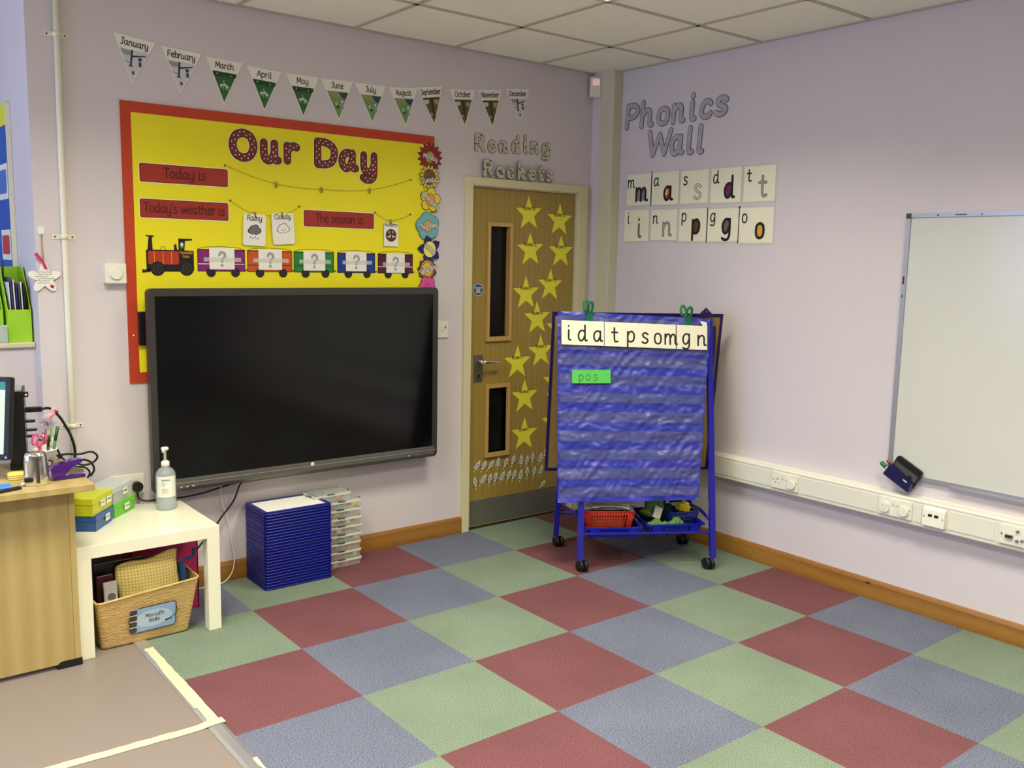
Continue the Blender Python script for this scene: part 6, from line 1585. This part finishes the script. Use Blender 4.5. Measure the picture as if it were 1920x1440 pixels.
# flamingo pen with feather tuft
t = thing('flamingo_pen', tuple(c_ + Vector((.0, .004, .10))), 'fluffy white and pink flamingo-topped pen in the paper cup', 'pen')
mb = MB(); mb.tube([c_ + Vector((-.002, .002, .02)), c_ + Vector((.010, .006, .200))], .0035, M_PK, 8); mb.build('barrel', t)
mb = MB(); M_FLF = mat('white_fluff', (226, 214, 222), .95); random.seed(9); idx = mb.mi(M_FLF)
cen = c_ + Vector((.012, .006, .203))
for k in range(2200):
    d = Vector((random.gauss(0, 1), random.gauss(0, 1), random.gauss(0, 1))).normalized(); L_ = random.uniform(.016, .034); p0 = cen + d * .006; p1 = cen + d * L_ + Vector((random.uniform(-.006, .006), random.uniform(-.006, .006), random.uniform(-.006, .006)))
    sd = d.cross(Vector((random.random(), random.random(), random.random()))).normalized() * .0013
    f_ = mb.bm.faces.new([mb.bm.verts.new(p0 - sd), mb.bm.verts.new(p0 + sd), mb.bm.verts.new(p1)]); f_.material_index = idx
mb.build('feather_tuft', t)
M_FLM = mat('flamingo_pink', (232, 150, 160), .5)
fq_ = smooth3([cen + Vector((.006, 0, .022)), cen + Vector((.016, -.002, .030)), cen + Vector((.024, -.003, .036)), cen + Vector((.022, -.003, .048)), cen + Vector((.030, -.004, .053)), cen + Vector((.037, -.004, .047))]); mb = MB(); mb.tube(fq_, [.009 - .0035 * i / len(fq_) for i in range(len(fq_))], M_FLM, 10); mb.build('flamingo_head', t)
mb = MB(); mb.tube([cen + Vector((.037, -.004, .047)), cen + Vector((.041, -.004, .040)), cen + Vector((.040, -.004, .034))], [.004, .003, .001], mat('beak_rose', (200, 60, 80), .4), 8); mb.build('beak', t)
# chrome dispenser
t = thing('chrome_desk_dispenser', (-3.318, -.560, .7203), 'rounded chrome desk gadget in front of the paper cup', 'desk gadget')
DM = Matrix.Translation((-3.318, -.560, .7203)) @ Matrix.Rotation(math.radians(-18), 4, 'Z')
mb = MB(); idx = mb.mi(M_CHROME); prev_ = None
lev = [(0, 1.0, .96), (.004, 1.04, 1.0), (.04, 1.02, .98), (.085, .96, .93), (.110, .90, .86), (.120, .80, .74), (.124, .5, .45)]
for z, a, b in lev:
    ring_ = []
    for k in range(32):
        th = 2 * PI * k / 32; rx, ry = .041 * a, .034 * b; p = 2.6
        cx_, sy_ = math.cos(th), math.sin(th); ring_.append(mb.bm.verts.new(DM @ Vector((rx * math.copysign(abs(cx_) ** (2 / p), cx_), ry * math.copysign(abs(sy_) ** (2 / p), sy_), z))))
    if prev_:
        for k in range(32): f_ = mb.bm.faces.new([prev_[k], prev_[(k + 1) % 32], ring_[(k + 1) % 32], ring_[k]]); f_.smooth = True; f_.material_index = idx
    else: mb.bm.faces.new(ring_[::-1]).material_index = idx
    prev_ = ring_
mb.bm.faces.new(prev_).material_index = idx
mb.build('chrome_shell', t)
mb = MB(); mb.box((.004, -.0385, .012), (.016, -.0335, .108), M_SPK, .003, 2, DM); mb.build('dark_slot', t)
mb = MB(); mb.box((-.036, -.036, .016), (-.006, -.030, .034), M_BLK, .004, 2, DM); mb.build('dark_inset', t)
# purple stapler
t = thing('stapler', (-3.205, -.535, .7203), 'glossy purple stapler at the right end of the desk', 'stapler')
M_PUR = mat('glossy_purple', (66, 18, 118), .18, coat=.4)
SM = Matrix.Translation((-3.262, -.528, .7203)) @ Matrix.Rotation(math.radians(4), 4, 'Z')
mb = MB(); mb.box((0.004, -.017, .001), (.118, .017, .014), M_PUR, .005, 3, SM); mb.build('base', t)
mb = MB(); q = [(-.002, .012), (-.004, .045), (.006, .058), (.040, .066), (.100, .074), (.110, .070), (.106, .060), (.072, .046), (.052, .026), (.040, .014)]
mb.prism([SM @ Vector((x, -.018, z)) for x, z in q], SM.to_3x3() @ Vector((0, .036, 0)), M_PUR)
mb.build('upper_arm', t)
mb = MB(); mb.prism([SM @ Vector((x, -.012, z)) for x, z in [(.052, .022), (.072, .044), (.112, .030), (.114, .020), (.080, .018)]], SM.to_3x3() @ Vector((0, .024, 0)), M_STEEL); mb.build('magazine', t)
mb = MB(); mb.box((.028, -.012, .0640), (.050, .004, .0665), M_DKP if 'M_DKP' in globals() else mat('dark_purple', (50, 12, 84), .3), .0005, 1, SM @ Matrix.Rotation(-.1, 4, 'Y') @ Matrix.Translation((.004, 0, -.001))); mb.build('finger_mark', t)
mb = MB(); mb.box((-.006, -.006, .022), (-.002, .006, .034), M_WHITE, .001, 1, SM); mb.build('hinge_pin', t)
# sticky pads
for k, (rgb, nm) in enumerate((((196, 190, 60), 'olive'), ((236, 170, 160), 'pink'), ((246, 232, 96), 'yellow'))):
    mb = MB(); mb.lathe([(.030, 0), (.030, .0075)], (-3.362, -.43, .7203 + k * .0078), mat('sticky_' + nm, rgb, .6), 24)
    tag(mb.build('sticky_note_pad'), '%s round sticky note pad beside the chrome gadget' % nm, 'note pad', 'round sticky note pads')
mb = MB(); mb.box((-3.52, -.600, .7203), (-3.40, -.585 + .05, .7265), mat('blue_ruler', (60, 130, 220), .4), .001, 1, Matrix.Translation((0, .02, 0))); tag(mb.build('blue_folder'), 'blue flat folder on the desk at the left picture edge', 'folder')
mb = MB(); mb.box((-.07, -.011, 0), (.055, .011, .010), M_BLK, .004, 2, Matrix.Translation((-3.430, -.618, .7204)) @ Matrix.Rotation(.35, 4, 'Z')); tag(mb.build('black_stapling_tool'), 'dark narrow tool lying at the desk front edge', 'tool')
mb = MB(); mb.lathe([(.002, 0), (.0065, .002), (.008, .007), (.006, .012), (.002, .0138)], (-3.364, -.560, .7203), M_LAM, 14); tag(mb.build('silver_bead'), 'tiny shiny ball left of the chrome gadget', 'bead')

# ================================================================== WINDOW RECESS: BOARD AND FILES
LEFTP = Plane((XR, 0, 0), (0, -1, 0), (0, 0, 1), (-1, 0, 0))
t = thing('blue_display_board', (XR - .01, .66, 1.19), 'blue display board with yellow border at the far left edge', 'display board')
M_BBLU = mat('blue_backing_paper', (20, 84, 176), .6, var=.02, vs=5); M_YB = mat('lime_yellow_border', (222, 226, 50), .55)
mb = MB(); flat(mb, LEFTP, rect(-.97, 1.20, -.385, 2.215), .001, .016, M_YB); mb.build('border', t)
mb = MB(); flat(mb, LEFTP, rect(-.92, 1.20, -.402, 2.12), .016, .017, M_BBLU); mb.build('backing_paper', t)
mb = MB(); flat(mb, LEFTP, rect(-.387, 1.20, -.378, 2.21), .001, .020, M_CARDC); mb.build('edge_strip', t)
for z0_, z1_, rgb, nm in ((1.80, 1.955, (60, 110, 190), 'blue'), (1.53, 1.665, (190, 40, 50), 'red')):
    c = thing('framed_picture', tuple(LEFTP(-.48, z0_, .018)), 'small white-edged %s picture pinned on the blue board' % nm, 'picture', 'pictures on the blue board')
    mb = MB(); flat(mb, LEFTP, rect(-.62, z0_, -.410, z1_), .0175, .019, M_WHITE); mb.build('picture_sheet', c)
    mb = MB(); flat(mb, LEFTP, rrect(-.60, z0_ + .025, -.435, z1_ - .025, .01, 3), .0192, .0198, mat('picture_' + nm, rgb, .5)); mb.build('picture_print', c)
M_LIME = mat('lime_green_card', (160, 212, 46), .5)
def mag_file(x0, x1, y0, label, full=True):
    t = thing('magazine_file', ((x0 + x1) / 2, y0 + .12, 1.187), label, 'file box', 'lime magazine files on the ledge')
    y1, z0 = y0 + .24, 1.1872; zf, zb = z0 + .138, z0 + .315
    mb = MB(); mb.box((x0, y0, z0), (x1, y0 + .003, zf), M_LIME); mb.build('front_panel', t)
    for x in (x0, x1 - .003):
        mb = MB(); mb.prism([(x, y0 + .003, z0), (x, y1, z0), (x, y1, zb), (x, y0 + .13, zb), (x, y0 + .003, zf)], (.003, 0, 0), M_LIME); mb.build('side_panel', t)
    mb = MB(); mb.box((x0 + .003, y1 - .003, z0), (x1 - .003, y1, zb), M_LIME); mb.build('back_panel', t)
    mb = MB(); mb.box((x0 + .003, y0 + .003, z0), (x1 - .003, y1 - .003, z0 + .003), M_LIME); mb.build('bottom_panel', t)
    return t
mag_file(-3.272, -3.182, .112, 'lime green magazine file full of papers on the window ledge')
mag_file(-3.372, -3.282, .150, 'second lime green file at the left picture edge on the ledge')
random.seed(21)
for k in range(7):
    x = -3.254 + k * .0094; rgb = ((222, 222, 226), (60, 70, 110), (230, 230, 225), (40, 60, 100), (90, 80, 90), (228, 226, 220), (24, 26, 34))[k]; hh = .24 + .05 * random.random() - .006 * k
    nmk = ('white', 'slate blue', 'ivory', 'dark blue', 'grey', 'off-white', 'black')[k]
    mb = MB(); mb.box((0, 0, 0), (.0045, .17, hh), mat('booklet_%d' % k, rgb, .5), .0004, 1, Matrix.Translation((x + (-.014 if k < 3 else 0) * 0, .135, 1.1906)) @ Matrix.Rotation(-.03, 4, 'Y'))
    tag(mb.build('booklet'), '%s booklet, %s from the left in the lime file' % (nmk, ORD[k + 1]), 'booklet', 'booklets in the lime file')
mb = MB(); mb.tube([(-3.252, .30, 1.38), (-3.248, .31, 1.50), (-3.246, .315, 1.545)], [.005, .004, .001], mat('blue_feather', (30, 50, 110), .8), 6); tag(mb.build('blue_pen'), 'dark blue pointed pen standing behind the papers in the file', 'pen')
TUBM = mat('translucent_tub', (206, 216, 216), .25, alpha=.6)
mb = MB(); mb.box((-3.365, .088, 1.1873), (-3.278, .108, 1.262), TUBM, .006, 2); mb.box((-3.366, .0875, 1.252), (-3.276, .1085, 1.262), TUBM, .002, 1)
tag(mb.build('plastic_tub'), 'small translucent plastic tub on the ledge left of the lime file', 'tub')

# ================================================================== FLOOR TAPE
def tape(pts, wdt, label, seed, along):
    random.seed(seed); mb = MB(); q0 = []; q1 = []
    n = 40
    for i in range(n + 1):
        s = i / n; x = pts[0][0] + (pts[1][0] - pts[0][0]) * s; y = pts[0][1] + (pts[1][1] - pts[0][1]) * s; j = .0022
        if along == 'y': q0.append((x - wdt / 2 + random.uniform(-j, j), y, 0)); q1.append((x + wdt / 2 + random.uniform(-j, j), y, 0))
        else: q0.append((x, y - wdt / 2 + random.uniform(-j, j), 0)); q1.append((x, y + wdt / 2 + random.uniform(-j, j), 0))
    for i in range(n):
        zt_ = .0072 if along == 'y' else (.0012 if q0[i][0] < -2.992 else .0078); zt2 = .0072 if along == 'y' else (.0012 if q0[i + 1][0] < -2.992 else .0078)
        a, b, c_, d_ = q0[i], q0[i + 1], q1[i + 1], q1[i]
        f_ = mb.bm.faces.new([mb.bm.verts.new((a[0], a[1], zt_)), mb.bm.verts.new((b[0], b[1], zt2)), mb.bm.verts.new((c_[0], c_[1], zt2)), mb.bm.verts.new((d_[0], d_[1], zt_))]); f_.material_index = mb.mi(M_TAPE)
    bmesh.ops.remove_doubles(mb.bm, verts=mb.bm.verts[:], dist=1e-6)
    return tag(mb.build('masking_tape'), label, 'tape', 'masking tape on the floor')
tape([(-2.954, -.60), (-2.954, -1.345)], .036, 'cream masking tape laid along the carpet edge strip', 2, 'y')
tape([(-2.925, -1.330), (-3.95, -1.290)], .040, 'cream masking tape running left across the pinkish floor', 4, 'x')
mb = MB(); mb.prism([(-2.978, -.86, .0072), (-2.974, -.80, .0072), (-2.970, -.85, .0072), (-2.972, -1.20, .0072), (-2.980, -1.20, .0072)], (0, 0, .0006), M_TAPE)
tag(mb.build('masking_tape'), 'narrow torn sliver of masking tape left of the edge strip', 'tape', 'masking tape on the floor')
tape([(-2.937, -1.62), (-2.937, -2.6)], .012, 'thin worn masking tape on the carpet edge at the bottom', 8, 'y')
